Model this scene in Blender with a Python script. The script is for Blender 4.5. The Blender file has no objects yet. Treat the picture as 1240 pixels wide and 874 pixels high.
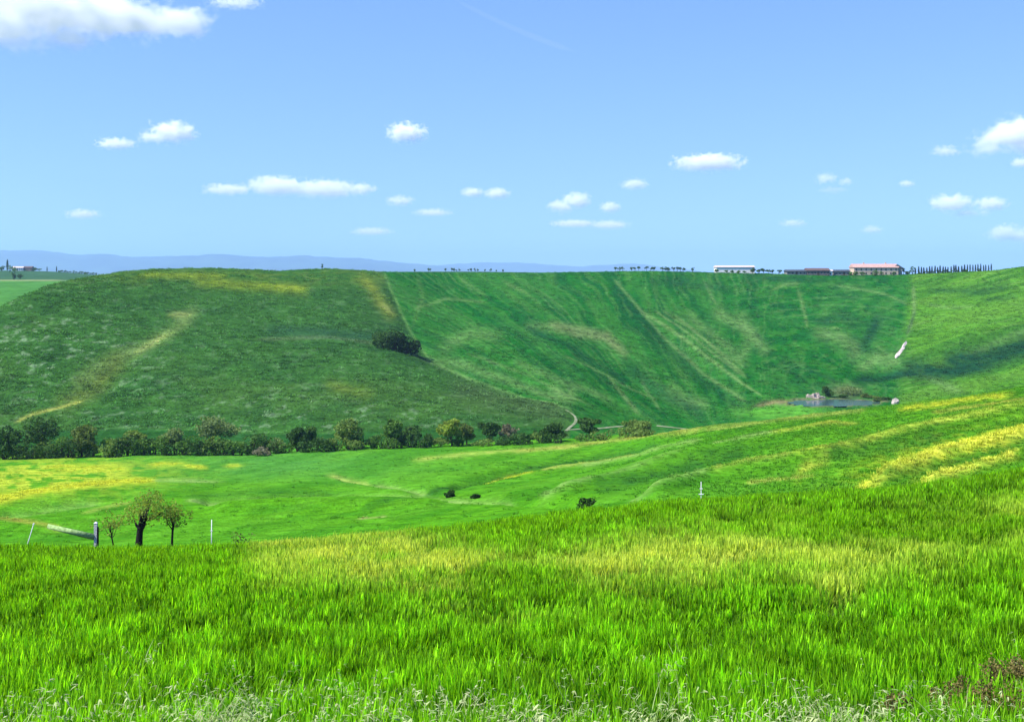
import bpy, math, random
import numpy as np
from mathutils import Vector

random.seed(7)
rng = np.random.default_rng(11)
scene = bpy.context.scene
C = scene.collection
F = 1497.0           # focal length in photo pixels (photo 1240 wide)
CX, HY = 620.0, 330.0  # photo column of the view axis, photo row of the true horizon

# ------------------------------------------------------------------ helpers
def link(o, parent=None):
    C.objects.link(o)
    if parent: o.parent = parent
    return o

def mesh_np(name, verts, faces, mat=None, parent=None, attrs=None, smooth=True, loc=None):
    """faces: (n,k) int array, or list of such arrays"""
    me = bpy.data.meshes.new(name)
    verts = np.asarray(verts, np.float32)
    fl = faces if isinstance(faces, list) else [faces]
    fl = [np.asarray(a, np.int32) for a in fl if len(a)]
    me.vertices.add(len(verts)); me.vertices.foreach_set('co', verts.ravel())
    if fl:
        nl = sum(a.size for a in fl); nf = sum(len(a) for a in fl)
        me.loops.add(nl); me.polygons.add(nf)
        me.loops.foreach_set('vertex_index', np.concatenate([a.ravel() for a in fl]))
        tot = np.concatenate([np.full(len(a), a.shape[1], np.int32) for a in fl])
        st = np.concatenate([[0], np.cumsum(tot)[:-1]]).astype(np.int32)
        me.polygons.foreach_set('loop_start', st)
        me.polygons.foreach_set('use_smooth', np.full(nf, smooth, bool))
    for k, (ty, dom, val) in (attrs or {}).items():
        a = me.attributes.new(k, ty, dom)
        key = {'FLOAT': 'value', 'INT': 'value', 'FLOAT_VECTOR': 'vector', 'FLOAT_COLOR': 'color'}[ty]
        a.data.foreach_set(key, np.asarray(val, np.int32 if ty == 'INT' else np.float32).ravel())
    me.update(calc_edges=True); me.validate()
    if mat: me.materials.append(mat)
    o = bpy.data.objects.new(name, me)
    if loc is not None: o.location = loc
    return link(o, parent)

def tag(o, label=None, cat=None, group=None, kind=None):
    if label: o['label'] = label
    if cat: o['category'] = cat
    if group: o['group'] = group
    if kind: o['kind'] = kind
    return o

def empty(name, loc, rz=0, label=None, cat=None, group=None):
    o = bpy.data.objects.new(name, None)
    o.location = loc; o.rotation_euler = (0, 0, rz); o.empty_display_size = 0.5
    return tag(link(o), label, cat, group)

def copy_tree(o, parent=None):
    c = o.copy(); C.objects.link(c); c.parent = parent
    for ch in list(o.children): copy_tree(ch, c)
    return c

# value noise ---------------------------------------------------------------
def _hash(ix, iy, s):
    h = (ix.astype(np.int64) * 374761393 + iy.astype(np.int64) * 668265263 + s * 974711) & 0xffffffff
    h = ((h ^ (h >> 13)) * 1274126177) & 0xffffffff
    h = ((h ^ (h >> 16)) * 2246822519) & 0xffffffff
    return ((h ^ (h >> 15)) & 0xffffff) / float(0xffffff)
def vnoise(x, y, s=0):
    x, y = np.broadcast_arrays(np.asarray(x, float), np.asarray(y, float))
    ix, iy = np.floor(x), np.floor(y); fx, fy = x - ix, y - iy
    fx = fx*fx*fx*(fx*(fx*6-15)+10); fy = fy*fy*fy*(fy*(fy*6-15)+10)
    a, b = _hash(ix, iy, s), _hash(ix+1, iy, s)
    c, d = _hash(ix, iy+1, s), _hash(ix+1, iy+1, s)
    return (a*(1-fx)+b*fx)*(1-fy)+(c*(1-fx)+d*fx)*fy
def fbm(x, y, s=0, o=4):
    v, a, t = 0, .5, 0
    for i in range(o):
        v = v + a*vnoise(x*2**i+i*17.3, y*2**i-i*9.1, s+i); t += a; a *= .5
    return v/t
def sstep(a, b, x):
    t = np.clip((x-a)/(b-a), 0, 1); return t*t*(3-2*t)

# ------------------------------------------------------------------ materials
def new_mat(name):
    m = bpy.data.materials.new(name); m.use_nodes = True
    nt = m.node_tree; nt.nodes.clear()
    out = nt.nodes.new('ShaderNodeOutputMaterial')
    return m, nt, out
def nd(nt, ty, **kw):
    n = nt.nodes.new('ShaderNode'+ty)
    for k, v in kw.items():
        if k in n.bl_rna.properties.keys(): setattr(n, k, v)
        else: n.inputs[k.replace('_', ' ')].default_value = v
    return n
def mixc(nt, blend, fac, a, b):
    n = nt.nodes.new('ShaderNodeMix'); n.data_type = 'RGBA'; n.blend_type = blend; n.clamp_result = False
    for sock, v in ((0, fac), (6, a), (7, b)):
        if hasattr(v, 'is_linked') or hasattr(v, 'links'): nt.links.new(v, n.inputs[sock])
        else: n.inputs[sock].default_value = v if not isinstance(v, tuple) else (*v, 1)[:4]
    return n.outputs[2]
def mth(nt, op, a, b=None, c=None):
    n = nt.nodes.new('ShaderNodeMath'); n.operation = op
    for i, v in enumerate((a, b, c)):
        if v is None: continue
        if hasattr(v, 'links'): nt.links.new(v, n.inputs[i])
        else: n.inputs[i].default_value = v
    return n.outputs[0]

def simple_mat(name, col, rough=.85, var=.25, scale=3.0, bump=.0, col2=None):
    m, nt, out = new_mat(name)
    tc = nd(nt, 'TexCoord'); n = nd(nt, 'TexNoise', Scale=scale, Detail=5.0)
    nt.links.new(tc.outputs['Object'], n.inputs['Vector'])
    c2 = col2 or tuple(c*(1-var*1.6) for c in col)
    r = nd(nt, 'MapRange', From_Min=.35, From_Max=.65)
    nt.links.new(n.outputs['Fac'], r.inputs['Value'])
    col_o = mixc(nt, 'MIX', r.outputs[0], tuple(col), tuple(c2))
    p = nd(nt, 'BsdfPrincipled', Roughness=rough); p.inputs['Specular IOR Level'].default_value = .2
    nt.links.new(col_o, p.inputs['Base Color'])
    if bump:
        b = nd(nt, 'Bump', Strength=bump, Distance=.1); nt.links.new(n.outputs['Fac'], b.inputs['Height'])
        nt.links.new(b.outputs[0], p.inputs['Normal'])
    nt.links.new(p.outputs[0], out.inputs['Surface'])
    return m

def ground_mat(name, s1=.45, s2=2.2, amt=.45, bump=.6, dist=.5):
    """base colour from the per-vertex crop map, broken up by metric noise"""
    m, nt, out = new_mat(name)
    at = nd(nt, 'Attribute', attribute_name='Col')
    tc = nd(nt, 'TexCoord')
    n1 = nd(nt, 'TexNoise', Scale=s1, Detail=4.0, Roughness=.6); n2 = nd(nt, 'TexNoise', Scale=s2, Detail=3.0, Roughness=.6)
    for n in (n1, n2): nt.links.new(tc.outputs['Object'], n.inputs['Vector'])
    s = mth(nt, 'ADD', n1.outputs['Fac'], n2.outputs['Fac'])
    r = nd(nt, 'MapRange', From_Min=.65, From_Max=1.35, To_Min=1-amt, To_Max=1+amt)
    nt.links.new(s, r.inputs['Value'])
    v = nd(nt, 'CombineXYZ')
    for i in range(3): nt.links.new(r.outputs[0], v.inputs[i])
    col = mixc(nt, 'MULTIPLY', 1.0, at.outputs['Color'], v.outputs[0])
    p = nd(nt, 'BsdfPrincipled', Roughness=.9); p.inputs['Specular IOR Level'].default_value = .0
    b = nd(nt, 'Bump', Strength=bump, Distance=dist)
    nt.links.new(s, b.inputs['Height']); nt.links.new(b.outputs[0], p.inputs['Normal'])
    nt.links.new(col, p.inputs['Base Color']); nt.links.new(p.outputs[0], out.inputs['Surface'])
    return m

def leaf_mat(name, dark, light, trans=.35, tmul=1.3, instancer=False, rough=.6):
    """leaf faces: per-leaf attribute 'h' picks between two greens; optional per-plant tint"""
    m, nt, out = new_mat(name)
    at = nd(nt, 'Attribute', attribute_name='h')
    col = mixc(nt, 'MIX', at.outputs['Fac'], dark, light)
    if instancer:
        ti = nd(nt, 'Attribute', attribute_name='tint', attribute_type='INSTANCER')
        col = mixc(nt, 'MULTIPLY', 1.0, col, ti.outputs['Color'])
    p = nd(nt, 'BsdfPrincipled', Roughness=rough); p.inputs['Specular IOR Level'].default_value = .1
    t = nd(nt, 'BsdfTranslucent')
    tcol = mixc(nt, 'MULTIPLY', 1.0, col, (tmul*1.15, tmul*1.05, tmul*.5))
    nt.links.new(col, p.inputs['Base Color']); nt.links.new(tcol, t.inputs['Color'])
    mx = nd(nt, 'MixShader', Fac=trans)
    nt.links.new(p.outputs[0], mx.inputs[1]); nt.links.new(t.outputs[0], mx.inputs[2])
    nt.links.new(mx.outputs[0], out.inputs['Surface'])
    return m

# ------------------------------------------------------------------ terrain profile
TPX = np.arange(-900, 2141, 4.0)
def tab(pts, sm=40):
    v = np.interp(TPX, [p[0] for p in pts], [p[1] for p in pts])
    k = max(1, int(sm/4)); ker = np.hanning(2*k+1); ker /= ker.sum()
    return np.convolve(np.pad(v, k, mode='edge'), ker, 'valid')
def zz(py, Y): return (HY-py)/F*Y

LIP = [(-900, 690), (-300, 668), (0, 660), (150, 661), (300, 656), (400, 649), (500, 641), (600, 630), (700, 617), (800, 607),
       (850, 604), (950, 598), (1050, 593), (1150, 582), (1240, 567), (1500, 545), (2140, 520)]
CREST_M = [(-900, 575), (-300, 566), (0, 559), (150, 554), (300, 552), (400, 548), (500, 544), (600, 541), (700, 537), (780, 529),
           (850, 519), (950, 507), (1050, 495), (1100, 488), (1240, 468), (1500, 440), (2140, 400)]
lip = tab(LIP); crm = tab(CREST_M, 30)
Ylip = tab([(-900, 46), (620, 50), (2140, 48)])
Yc = tab([(-900, 300), (0, 310), (750, 312), (850, 302), (950, 282), (1100, 252), (1240, 232), (2140, 200)])
py_mid = tab([(-900, 620), (0, 602), (300, 600), (600, 592), (700, 585), (900, 556), (1100, 527), (1240, 506), (2140, 460)])
Yb = tab([(-900, 370), (0, 370), (500, 372), (690, 392), (800, 430), (950, 468), (1060, 476), (1240, 470), (2140, 440)])
pyb = tab([(-900, 534), (0, 528), (300, 524), (500, 521), (690, 515), (750, 518), (850, 514), (950, 498), (1060, 496), (1240, 485), (2140, 460)])
flat = tab([(-900, 4), (640, 6), (720, 12), (800, 22), (950, 46), (1070, 46), (1240, 20), (2140, 10)])
Y1 = tab([(-900, 480), (0, 520), (115, 600), (230, 680), (460, 760), (560, 850), (1100, 900), (1240, 860), (2140, 800)])
CREST_H = [(-900, 520), (-300, 440), (0, 371), (30, 357), (60, 346), (90, 338.5), (115, 334), (145, 329.5), (180, 326.3), (230, 324.5), (270, 325), (300, 326), (335, 328.2),
           (365, 326.8), (400, 325.3), (435, 327), (462, 329), (520, 330), (640, 330.3), (740, 328.8), (790, 328.3), (850, 329.6), (1000, 333), (1095, 332.3), (1150, 330),
           (1200, 327.8), (1240, 323), (1400, 310), (2140, 290)]
crh = tab(CREST_H, 12)
leftw = sstep(560, 420, TPX)      # 1 on the dark left-hand hill

def stations():
    S = []
    one = np.ones_like(TPX)
    S.append((-60*one, -2.2*one))
    S.append((0*one, -1.75*one))
    S.append((5*one, -2.95*one))
    S.append((13*one, zz(905, 13)*one))
    S.append((Ylip, zz(lip+19, Ylip)))
    Y = 95*one; S.append((Y, zz(lip+9, Y)))
    Y = 172*one; S.append((Y, zz(py_mid, Y)))
    S.append((Yc, zz(crm, Yc)))
    Y7 = Yc+24
    zl = zz(crm, Yc)-1.6; zr = zz(crm, Y7)-3.0
    w = sstep(740, 860, TPX)
    S.append((Y7, np.minimum(zl*(1-w)+zr*w, zl)))
    zb = zz(pyb, Yb); S.append((Yb, zb))
    Yf = Yb+flat; zf = zb+.25; S.append((Yf, zf))
    zc = zz(crh, Y1)
    for t, gl, gr in ((.12, .09, .07), (.32, .31, .25), (.55, .58, .50), (.78, .83, .78), (.92, .957, .955)):
        g = gl*leftw+gr*(1-leftw)
        S.append((Yf+(Y1-Yf)*t, zf+(zc-zf)*g))
    S.append((Y1, zc))
    fl = sstep(260, 60, TPX)      # far-left fields seen over the shoulder of the dark hill
    S.append((Y1+45, (zc-1.2)*(1-fl) + (zz(crh, Y1+45)-2.5)*fl))
    Y = np.maximum(Y1+120, 900)
    S.append((Y, (zc-5)*(1-fl)+zz(372, Y)*fl))
    Y = 1400*one
    S.append((Y, -9*(1-fl)+zz(339.5, Y)*fl))
    Y = 1600*one
    rid = tab([(-900, -6), (300, -4), (420, .2), (480, 1.0), (560, 1.4), (640, .2), (800, -6), (2140, -8)])
    vil = tab([(-900, 327), (0, 327.5), (40, 328), (75, 329.3), (115, 331.5), (150, 334), (2140, 336)], 20)
    S.append((Y, rid*(1-fl)+(zz(335, Y))*fl))
    Y = 1900*one
    S.append((Y, (rid-6)*(1-fl)+zz(vil, Y)*fl))
    S.append((2300*one, -28*one)); S.append((3600*one, -58*one)); S.append((4200*one, -59*one))
    return np.array([s[0] for s in S]), np.array([s[1] for s in S])
SY, SZ = stations()

def zbase(px, Y):
    """monotone cubic height profile, per point"""
    px = np.asarray(px, float).ravel(); Y = np.asarray(Y, float).ravel()
    out = np.empty_like(px); CH = 120000
    for a in range(0, len(px), CH):
        p, y = px[a:a+CH], Y[a:a+CH]
        t = np.clip((p-TPX[0])/4.0, 0, len(TPX)-1.001); i = t.astype(int); f = t-i
        X = SY[:, i]*(1-f)+SY[:, i+1]*f; Z = SZ[:, i]*(1-f)+SZ[:, i+1]*f
        h = np.diff(X, axis=0); dlt = np.diff(Z, axis=0)/h
        m = np.empty_like(X); m[0] = dlt[0]; m[-1] = dlt[-1]
        d0, d1 = dlt[:-1], dlt[1:]
        w1 = 2*h[1:]+h[:-1]; w2 = h[1:]+2*h[:-1]
        with np.errstate(divide='ignore', invalid='ignore'):
            mm = (w1+w2)/(w1/d0+w2/d1)
        m[1:-1] = np.where(d0*d1 > 0, mm, 0)
        k = np.clip((X <= y[None]).sum(0)-1, 0, len(X)-2)
        ar = np.arange(len(y))
        hh = h[k, ar]; s = np.clip((y-X[k, ar])/hh, 0, 1)
        z0, z1, m0, m1 = Z[k, ar], Z[k+1, ar], m[k, ar]*hh, m[k+1, ar]*hh
        out[a:a+CH] = z0*(1+2*s)*(1-s)**2+m0*s*(1-s)**2+z1*s*s*(3-2*s)+m1*s*s*(s-1)
    return out

def dist_poly(px, py, pts, taper=2.2):
    """distance in photo pixels from (px,py) to a polyline, far points skipped"""
    P = np.asarray(pts, float); d = np.full(px.shape, 1e3)
    box = (px > P[:, 0].min()-60) & (px < P[:, 0].max()+60) & (py > P[:, 1].min()-60) & (py < P[:, 1].max()+60)
    if not box.any(): return d
    x, y = px[box], py[box]; dd = np.full(x.shape, 1e3)
    for (x0, y0), (x1, y1) in zip(P[:-1], P[1:]):
        L = (x1-x0)**2+(y1-y0)**2
        t = np.clip(((x-x0)*(x1-x0)+(y-y0)*(y1-y0))/L, 0, 1)
        dd = np.minimum(dd, np.hypot(x-x0-t*(x1-x0), y-y0-t*(y1-y0)))
    for ex, ey in (P[0], P[-1]):       # strokes thin out towards their ends
        if 5 < ex < 1235: dd = dd+taper*(1-sstep(0, 4*taper, np.hypot(x-ex, y-ey)))
    d[box] = dd; return d

# relief strokes, photo coordinates on the ground: (points, half width px, height m)
RELIEF = [
    # far hillside: gullies and swells
    ([(745, 345), (790, 392), (840, 440), (895, 488), (930, 510)], 16, -2.6),
    ([(640, 395), (720, 430), (790, 470), (850, 505)], 18, -2.0),
    ([(770, 365), (830, 410), (890, 460)], 14, 1.6),
    ([(700, 440), (745, 480), (770, 510)], 12, -1.4),
    ([(1065, 385), (1050, 415), (1030, 445), (1015, 470)], 13, -3.0),
    ([(1000, 375), (985, 400), (1000, 430), (1010, 465)], 16, -2.0),
    ([(1108, 350), (1103, 390), (1092, 430), (1085, 470)], 10, 1.2),
    ([(1240, 408), (1190, 425), (1140, 440), (1105, 436)], 15, -4.2),
    ([(1240, 392), (1190, 405), (1140, 417), (1110, 415)], 14, 2.4),
    ([(1020, 462), (1060, 452), (1110, 450)], 8, -3.0),
    ([(1240, 345), (1190, 352), (1150, 358)], 8, -1.5),
    ([(930, 350), (950, 400), (940, 450)], 22, 2.2),
    ([(560, 385), (600, 420), (640, 450)], 20, 1.8),
    ([(462, 330), (482, 372), (502, 408), (522, 436), (570, 455), (630, 474), (680, 494)], 10, -1.2),
    # dark hill
    ([(230, 378), (200, 410), (150, 440), (80, 482), (20, 508)], 20, -2.0),
    ([(300, 410), (380, 408), (460, 420), (540, 445)], 16, 1.4),
    ([(0, 440), (60, 420), (120, 395)], 20, 1.2),
    # meadow banks (from here on: only on the meadow)
    ([(760, 608), (800, 595), (860, 576), (905, 566), (1000, 552), (1100, 526), (1160, 512), (1240, 497)], 7, 1.1),
    ([(780, 590), (850, 566), (905, 554), (1000, 540), (1100, 512)], 7, -.8),
    ([(530, 593), (590, 577), (640, 564), (740, 546), (800, 535)], 5, -.9),
    ([(655, 601), (715, 584), (770, 569), (830, 551), (900, 535), (1000, 517), (1040, 510)], 6, .8),
    ([(1040, 592), (1080, 578), (1130, 562), (1180, 548), (1240, 534)], 7, 1.0),
    ([(1100, 592), (1150, 583), (1200, 567), (1240, 553)], 6, .7),
    ([(1050, 570), (1120, 552), (1200, 525)], 7, -.8),
    ([(225, 606), (310, 603), (400, 598), (540, 602), (640, 607), (720, 610)], 5, -.9),
    ([(240, 616), (330, 612), (440, 610), (560, 612)], 7, .6),
    ([(395, 575), (425, 578), (480, 586), (530, 597)], 4, -.5),
    ([(0, 622), (60, 612), (120, 605), (180, 597)], 5, -.5),
]
N_HILL_RELIEF = 17
POND_Z = float(np.interp(1005, TPX, zz(pyb, Yb)))+.35
def pond_r(px, Y):
    x = (px-1010)/56.0; return np.hypot(x, (Y-499.0)/13.0)

def height(px, Y, want_py=False):
    shp = np.shape(px); px = np.asarray(px, float).ravel(); Y = np.asarray(Y, float).ravel()
    z = zbase(px, Y); py = HY-F*z/np.maximum(Y, .5)
    x = (px-CX)/F*Y
    Y1i = np.interp(px, TPX, Y1)
    fade = 1-sstep(.86, .98, Y/Y1i)           # keep the skyline as drawn
    fade = np.where(Y > Y1i, 0, fade)
    far = Y > 60
    for i, (pts, w, a) in enumerate(RELIEF):
        d = dist_poly(px, np.where(far & ((Y < 330) if i >= N_HILL_RELIEF else (Y > 345)), py, -999), pts, w*1.6)
        z = z+a*(1.25 if i >= N_HILL_RELIEF else .75)*np.exp(-(d/w)**2)*fade
    z = z+np.where(Y > 330, (fbm(x/60, Y/60, 3, 3)-.5)*4.0, 0)*fade
    z = z+np.where((Y > 100) & (Y < 340), (fbm(x/22, Y/22, 5, 3)-.5)*1.2, 0)*sstep(100, 130, Y)*sstep(340, 300, Y)
    z = z+(fbm(x/5, Y/5, 8, 3)-.5)*.35*np.where(Y < 80, .4, .6)*np.where(Y < 330, 1, 0)
    r = pond_r(px, Y)
    k = sstep(1.35, .95, r); z = z*(1-k)+np.where(r < 1, POND_Z-.9, POND_Z+.1)*k
    if want_py: return z.reshape(shp), py.reshape(shp)
    return z.reshape(shp)
def hz(px, Y): return float(height(np.array([px]), np.array([Y]))[0])
def world(px, Y, dz=0): return Vector(((px-CX)/F*Y, Y, hz(px, Y)+dz))
def Yat(px, py, y0=330, y1=900, n=900):
    ys = np.linspace(y0, y1, n); z, q = height(np.full(n, float(px)), ys, True); q = HY-F*z/ys
    k = np.argmax(q <= py); return float(ys[k] if q[k] <= py else ys[-1])

# ------------------------------------------------------------------ crop colours (linear albedo), some slope shade painted in
def blend(col, w, c):
    return col*(1-w[..., None])+np.array(c)[None]*w[..., None]
BOUND = [(462, 326), (470, 348), (482, 372), (495, 396), (508, 420), (522, 437), (545, 446), (575, 456), (620, 471), (660, 487), (688, 499), (696, 508), (690, 517)]
def left_of_bound(px, py):
    bx = np.interp(py, [p[1] for p in BOUND], [p[0] for p in BOUND])
    return bx-px
YEL = (.43, .47, .03)

def colour_meadow(px, py, x, Y):
    n1 = fbm(x/9, Y/9, 21); n2 = fbm(x/2.2, Y/2.2, 22); n3 = fbm(x/30, Y/30, 23)
    n4 = fbm(px/14, py/3, 24)
    col = np.zeros(px.shape+(3,))+np.array((.070, .245, .008))
    col = blend(col, sstep(.35, .65, n3)*.6, (.074, .25, .013))
    col = blend(col, sstep(.5, .7, n1)*.45, (.034, .165, .009))
    # bluish young crop in the middle left, fresher green to the right
    col = blend(col, np.exp(-((px-330)/170)**2-((py-562)/20)**2)*.6, (.065, .225, .045))
    col = blend(col, sstep(800, 1000, px)*.5, (.066, .205, .005))
    # soft tone bands that follow the drilling lines
    band = fbm((px*.25+py)/7, px/160, 27)
    col = blend(col, sstep(.52, .68, band)*.4, (.030, .155, .008))
    col = blend(col, sstep(.48, .32, band)*.35, (.092, .28, .018))
    def st(pts, w, c, s=1., br=.3, sd=0):
        nonlocal col
        d = dist_poly(px, py, pts)
        nn = sstep(.5-.5*br, .5+.5*br, .65*fbm(px/11, py/3, 40+sd)+.35*n2)
        col = blend(col, np.clip(np.exp(-(d/w)**2)*s*(1-br+br*2*nn), 0, 1)*np.where(d < 900, 1, 0), c)
    pale = (.20, .33, .075); dk = (.022, .095, .014)  # dk strokes also paint shaded bank sides, pale ones the lit crests
    # flowering patches, left
    b = np.exp(-((px-50)/115)**2-((py-577-(px-50)*-.02)/18)**2)
    col = blend(col, np.clip(b*1.5, 0, 1)*sstep(.36, .58, n4*.7+n2*.3)*.9, (.36, .44, .035))
    st([(0, 604), (60, 593), (110, 588), (150, 584), (185, 583)], 4.5, YEL, .95)
    st([(60, 566), (110, 565), (150, 568)], 4, YEL, .6, .4)
    st([(180, 563), (215, 562), (250, 567)], 3, YEL, .6, .45); st([(270, 565), (295, 564)], 2.5, YEL, .6, .45)
    st([(185, 583), (230, 583), (270, 584)], 3, pale, .6, .4)
    st([(0, 622), (60, 613), (120, 606)], 4, pale, .4, .3)
    st([(0, 629), (45, 634), (75, 641)], 3, (.3, .3, .05), .7)
    st([(100, 622), (130, 613), (160, 608)], 3, (.27, .34, .06), .5)
    st([(225, 606), (310, 602), (400, 597), (500, 599), (580, 604), (625, 606)], 2.6, pale, .75, .2)
    st([(225, 600), (310, 596), (400, 593)], 3, dk, .35, .3)
    st([(395, 575), (425, 578), (450, 582)], 2.5, (.27, .38, .07), .8); st([(450, 582), (480, 586), (520, 596)], 2.5, pale, .6, .45)
    st([(500, 558), (560, 551), (620, 546), (700, 541)], 3, (.28, .38, .06), .75, .4)
    st([(430, 629), (472, 624)], 1.8, (.3, .36, .1), .8, .3)
    st([(440, 617), (480, 610), (520, 606)], 3, dk, .4)
    st([(515, 596), (590, 577), (640, 564), (740, 546), (800, 536)], 2.6, dk, .75, .2)
    st([(583, 582), (620, 571), (650, 568)], 2.4, YEL, .9, .25); st([(650, 568), (700, 560), (770, 547)], 2.4, (.28, .34, .06), .75)
    st([(620, 548), (690, 540), (760, 531), (850, 519)], 2.6, (.30, .35, .06), .8, .25)
    st([(700, 563), (760, 551), (800, 541), (850, 531)], 2.6, pale, .55, .4)
    st([(655, 601), (690, 592), (720, 583)], 3, pale, .5, .4); st([(720, 583), (770, 569), (830, 551)], 2.2, pale, .35)
    st([(730, 590), (790, 575), (860, 555), (900, 545)], 9, dk, .55, .4, 3)
    st([(760, 608), (800, 595), (860, 577)], 2.8, pale, .45, .4)
    st([(860, 577), (905, 566), (960, 559)], 2.6, (.28, .38, .05), .8, .45); st([(865, 570), (905, 560)], 4, dk, .6)
    st([(960, 559), (1040, 545), (1100, 527), (1160, 513), (1240, 498)], 2.6, (.30, .40, .04), .8, .5)
    st([(1000, 556), (1080, 545), (1140, 528)], 7, dk, .5, .4, 5)
    st([(850, 520), (950, 508), (1050, 496)], 2.2, (.26, .34, .06), .7)
    st([(930, 528), (985, 519), (1040, 511)], 2.4, (.33, .40, .05), .7, .5); st([(860, 540), (940, 526)], 2.4, pale, .7)
    st([(1090, 494), (1140, 487), (1180, 482), (1225, 477)], 3.5, YEL, .7, .6, 8)
    st([(1130, 500), (1190, 492), (1240, 482)], 3, (.33, .36, .05), .7, .4)
    st([(965, 580), (975, 568), (1000, 561)], 5, (.28, .35, .035), .7, .5); st([(900, 585), (990, 577)], 2, (.3, .36, .06), .6)
    b = np.exp(-((px-1165)/95)**2-((py-548+(px-1165)*.24)/17)**2)
    col = blend(col, np.clip(b*1.6, 0, 1)*sstep(.40, .62, n4*.6+n2*.4)*.8, YEL)
    st([(1040, 592), (1080, 579), (1130, 563), (1180, 549), (1240, 535)], 4.6, (.49, .52, .05), .95, .55, 6)
    st([(1105, 590), (1150, 583), (1200, 567), (1232, 556)], 3.8, (.45, .49, .05), .85, .6, 7)
    st([(1060, 586), (1120, 574), (1190, 556), (1240, 544)], 3.5, (.05, .16, .012), .7, .3)
    return np.clip(col*(.8+.4*n2)[..., None], .004, .8)

def colour_hills(px, py, x, Y):
    L = sstep(-2.0, 2.0, left_of_bound(px, py))
    n1 = fbm(x/14, Y/14, 61); n2 = fbm(x/4, Y/6, 62); n3 = fbm(x/70, Y/70, 63); n4 = fbm(px/7, py/2.6, 64)
    # --- dark hill: sparse bluish crop with pale flecks
    D = np.zeros(px.shape+(3,))+np.array((.031, .102, .016))
    D = blend(D, sstep(.4, .65, n3)*.7, (.042, .106, .018))
    D = blend(D, sstep(.5, .7, n1)*.5, (.019, .072, .015))
    fl = sstep(.56, .72, n4*.6+n2*.4)
    dens = np.exp(-((px-60)/120)**2-((py-425)/55)**2)*.9+np.exp(-((px-330)/220)**2-((py-505)/24)**2)*.8+.28
    D = blend(D, np.clip(fl*dens, 0, 1)*.75, (.12, .19, .095))
    def st(C_, pts, w, c, s=1., br=.3, sd=0):
        d = dist_poly(px, py, pts); nn = sstep(.5-br, .5+br, .5*fbm(px/9, py/3, 80+sd)+.5*n2)
        return blend(C_, np.clip(np.exp(-(d/w)**2)*s*(1-br+br*2*nn), 0, 1)*np.where(d < 900, 1, 0), c)
    olive = (.075, .135, .016); ypale = (.24, .27, .055)
    D = blend(D, np.exp(-((px-340)/300)**2-((py-336)/10)**2)*.8*sstep(.35, .6, n1*.5+n4*.5), olive)
    D = st(D, [(170, 333), (215, 334), (270, 335)], 4, (.13, .19, .016), .8, .5)
    D = st(D, [(240, 341), (290, 347), (350, 351), (368, 352)], 6, (.115, .175, .014), .85, .5, 1)
    D = st(D, [(330, 349), (366, 352)], 3, (.18, .24, .022), .7, .5)
    D = st(D, [(440, 338), (452, 352), (462, 368), (472, 378)], 7, (.15, .20, .025), .8, .5, 2)
    D = st(D, [(462, 368), (475, 377)], 3, (.25, .29, .07), .8, .5)
    D = st(D, [(232, 378), (218, 392), (200, 408), (178, 420), (150, 430), (115, 448), (95, 458)], 8, (.12, .20, .05), .75, .5, 3)
    D = st(D, [(205, 404), (188, 415), (165, 427)], 3.2, (.25, .32, .09), .8, .4)
    D = st(D, [(205, 380), (230, 379)], 3.5, (.21, .26, .07), .7, .6)
    D = st(D, [(140, 440), (110, 470), (80, 485)], 13, (.075, .115, .020), .7, .4, 4)
    D = st(D, [(100, 482), (70, 492), (40, 500), (18, 510)], 2.4, ypale, .75, .4)
    D = st(D, [(310, 412), (400, 410), (470, 421), (520, 436), (550, 446)], 2.4, (.085, .14, .055), .7, .3)
    D = st(D, [(330, 399), (400, 404), (455, 410)], 8, (.017, .058, .028), .65, .3)
    D = st(D, [(560, 470), (620, 485), (670, 498)], 18, (.045, .085, .026), .7, .3)
    D = st(D, [(400, 470), (430, 478), (445, 480)], 8, (.075, .12, .015), .6, .5)
    D = blend(D, sstep(430, 460, px)*np.exp(-((py-395)/40)**2)*.25, (.02, .06, .02))
    # --- right-hand hillside, tramlines running down into the bowl
    v = np.clip((py-330)/180, 0, 1.1)
    q = (px-558*v)/(1-.6*v)+(fbm(px/70, py/30, 69)-.5)*34
    ws = sstep(960, 830, px)
    def sw(a, b): return a*ws+b*(1-ws)
    G = np.zeros(px.shape+(3,))+np.array((.009, .110, .010))
    s1 = sw(fbm(q/16, v*3.0, 71), fbm((px+py)/17, (py-px*.2)/9, 171)); s2 = sw(fbm(q/5, v*4.5, 72, 3), fbm(px/9, py/5, 172)); s3 = sw(fbm(q/45, v*2.0, 73), fbm((px+py*.6)/36, (py-px*.3)/20, 173))
    G = blend(G, sstep(.45, .68, s3)*.7, (.026, .130, .018))
    G = blend(G, sstep(.52, .70, s1)*.5, (.006, .068, .016))
    G = blend(G, sstep(.50, .32, s1)*.42, (.042, .165, .020))
    G = blend(G, sstep(.58, .72, s2)*.5, (.058, .170, .030))
    G = blend(G, sstep(.5, .7, n1)*.2, (.010, .085, .015))
    fr = np.abs(((q+(fbm(px/90, v*3, 78)-.5)*12)/9.5) % 1-.5)
    G = blend(G, np.exp(-(fr/.11)**2)*sstep(.46, .62, fbm(q/30, v*4, 79))*.5*sstep(1000, 880, px), (.085, .19, .050))
    fr = np.abs(((np.hypot((px-1010)*.75, (py-470)*1.35)+(fbm(px/50, py/30, 178)-.5)*14)/13) % 1-.5)
    G = blend(G, np.exp(-(fr/.10)**2)*sstep(.46, .62, fbm(px/40, py/25, 179))*.4*sstep(860, 940, px), (.075, .175, .048))
    # fresher, yellower field on the far right
    R = sstep(1095, 1112, px+ (py-330)*.10)
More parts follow.
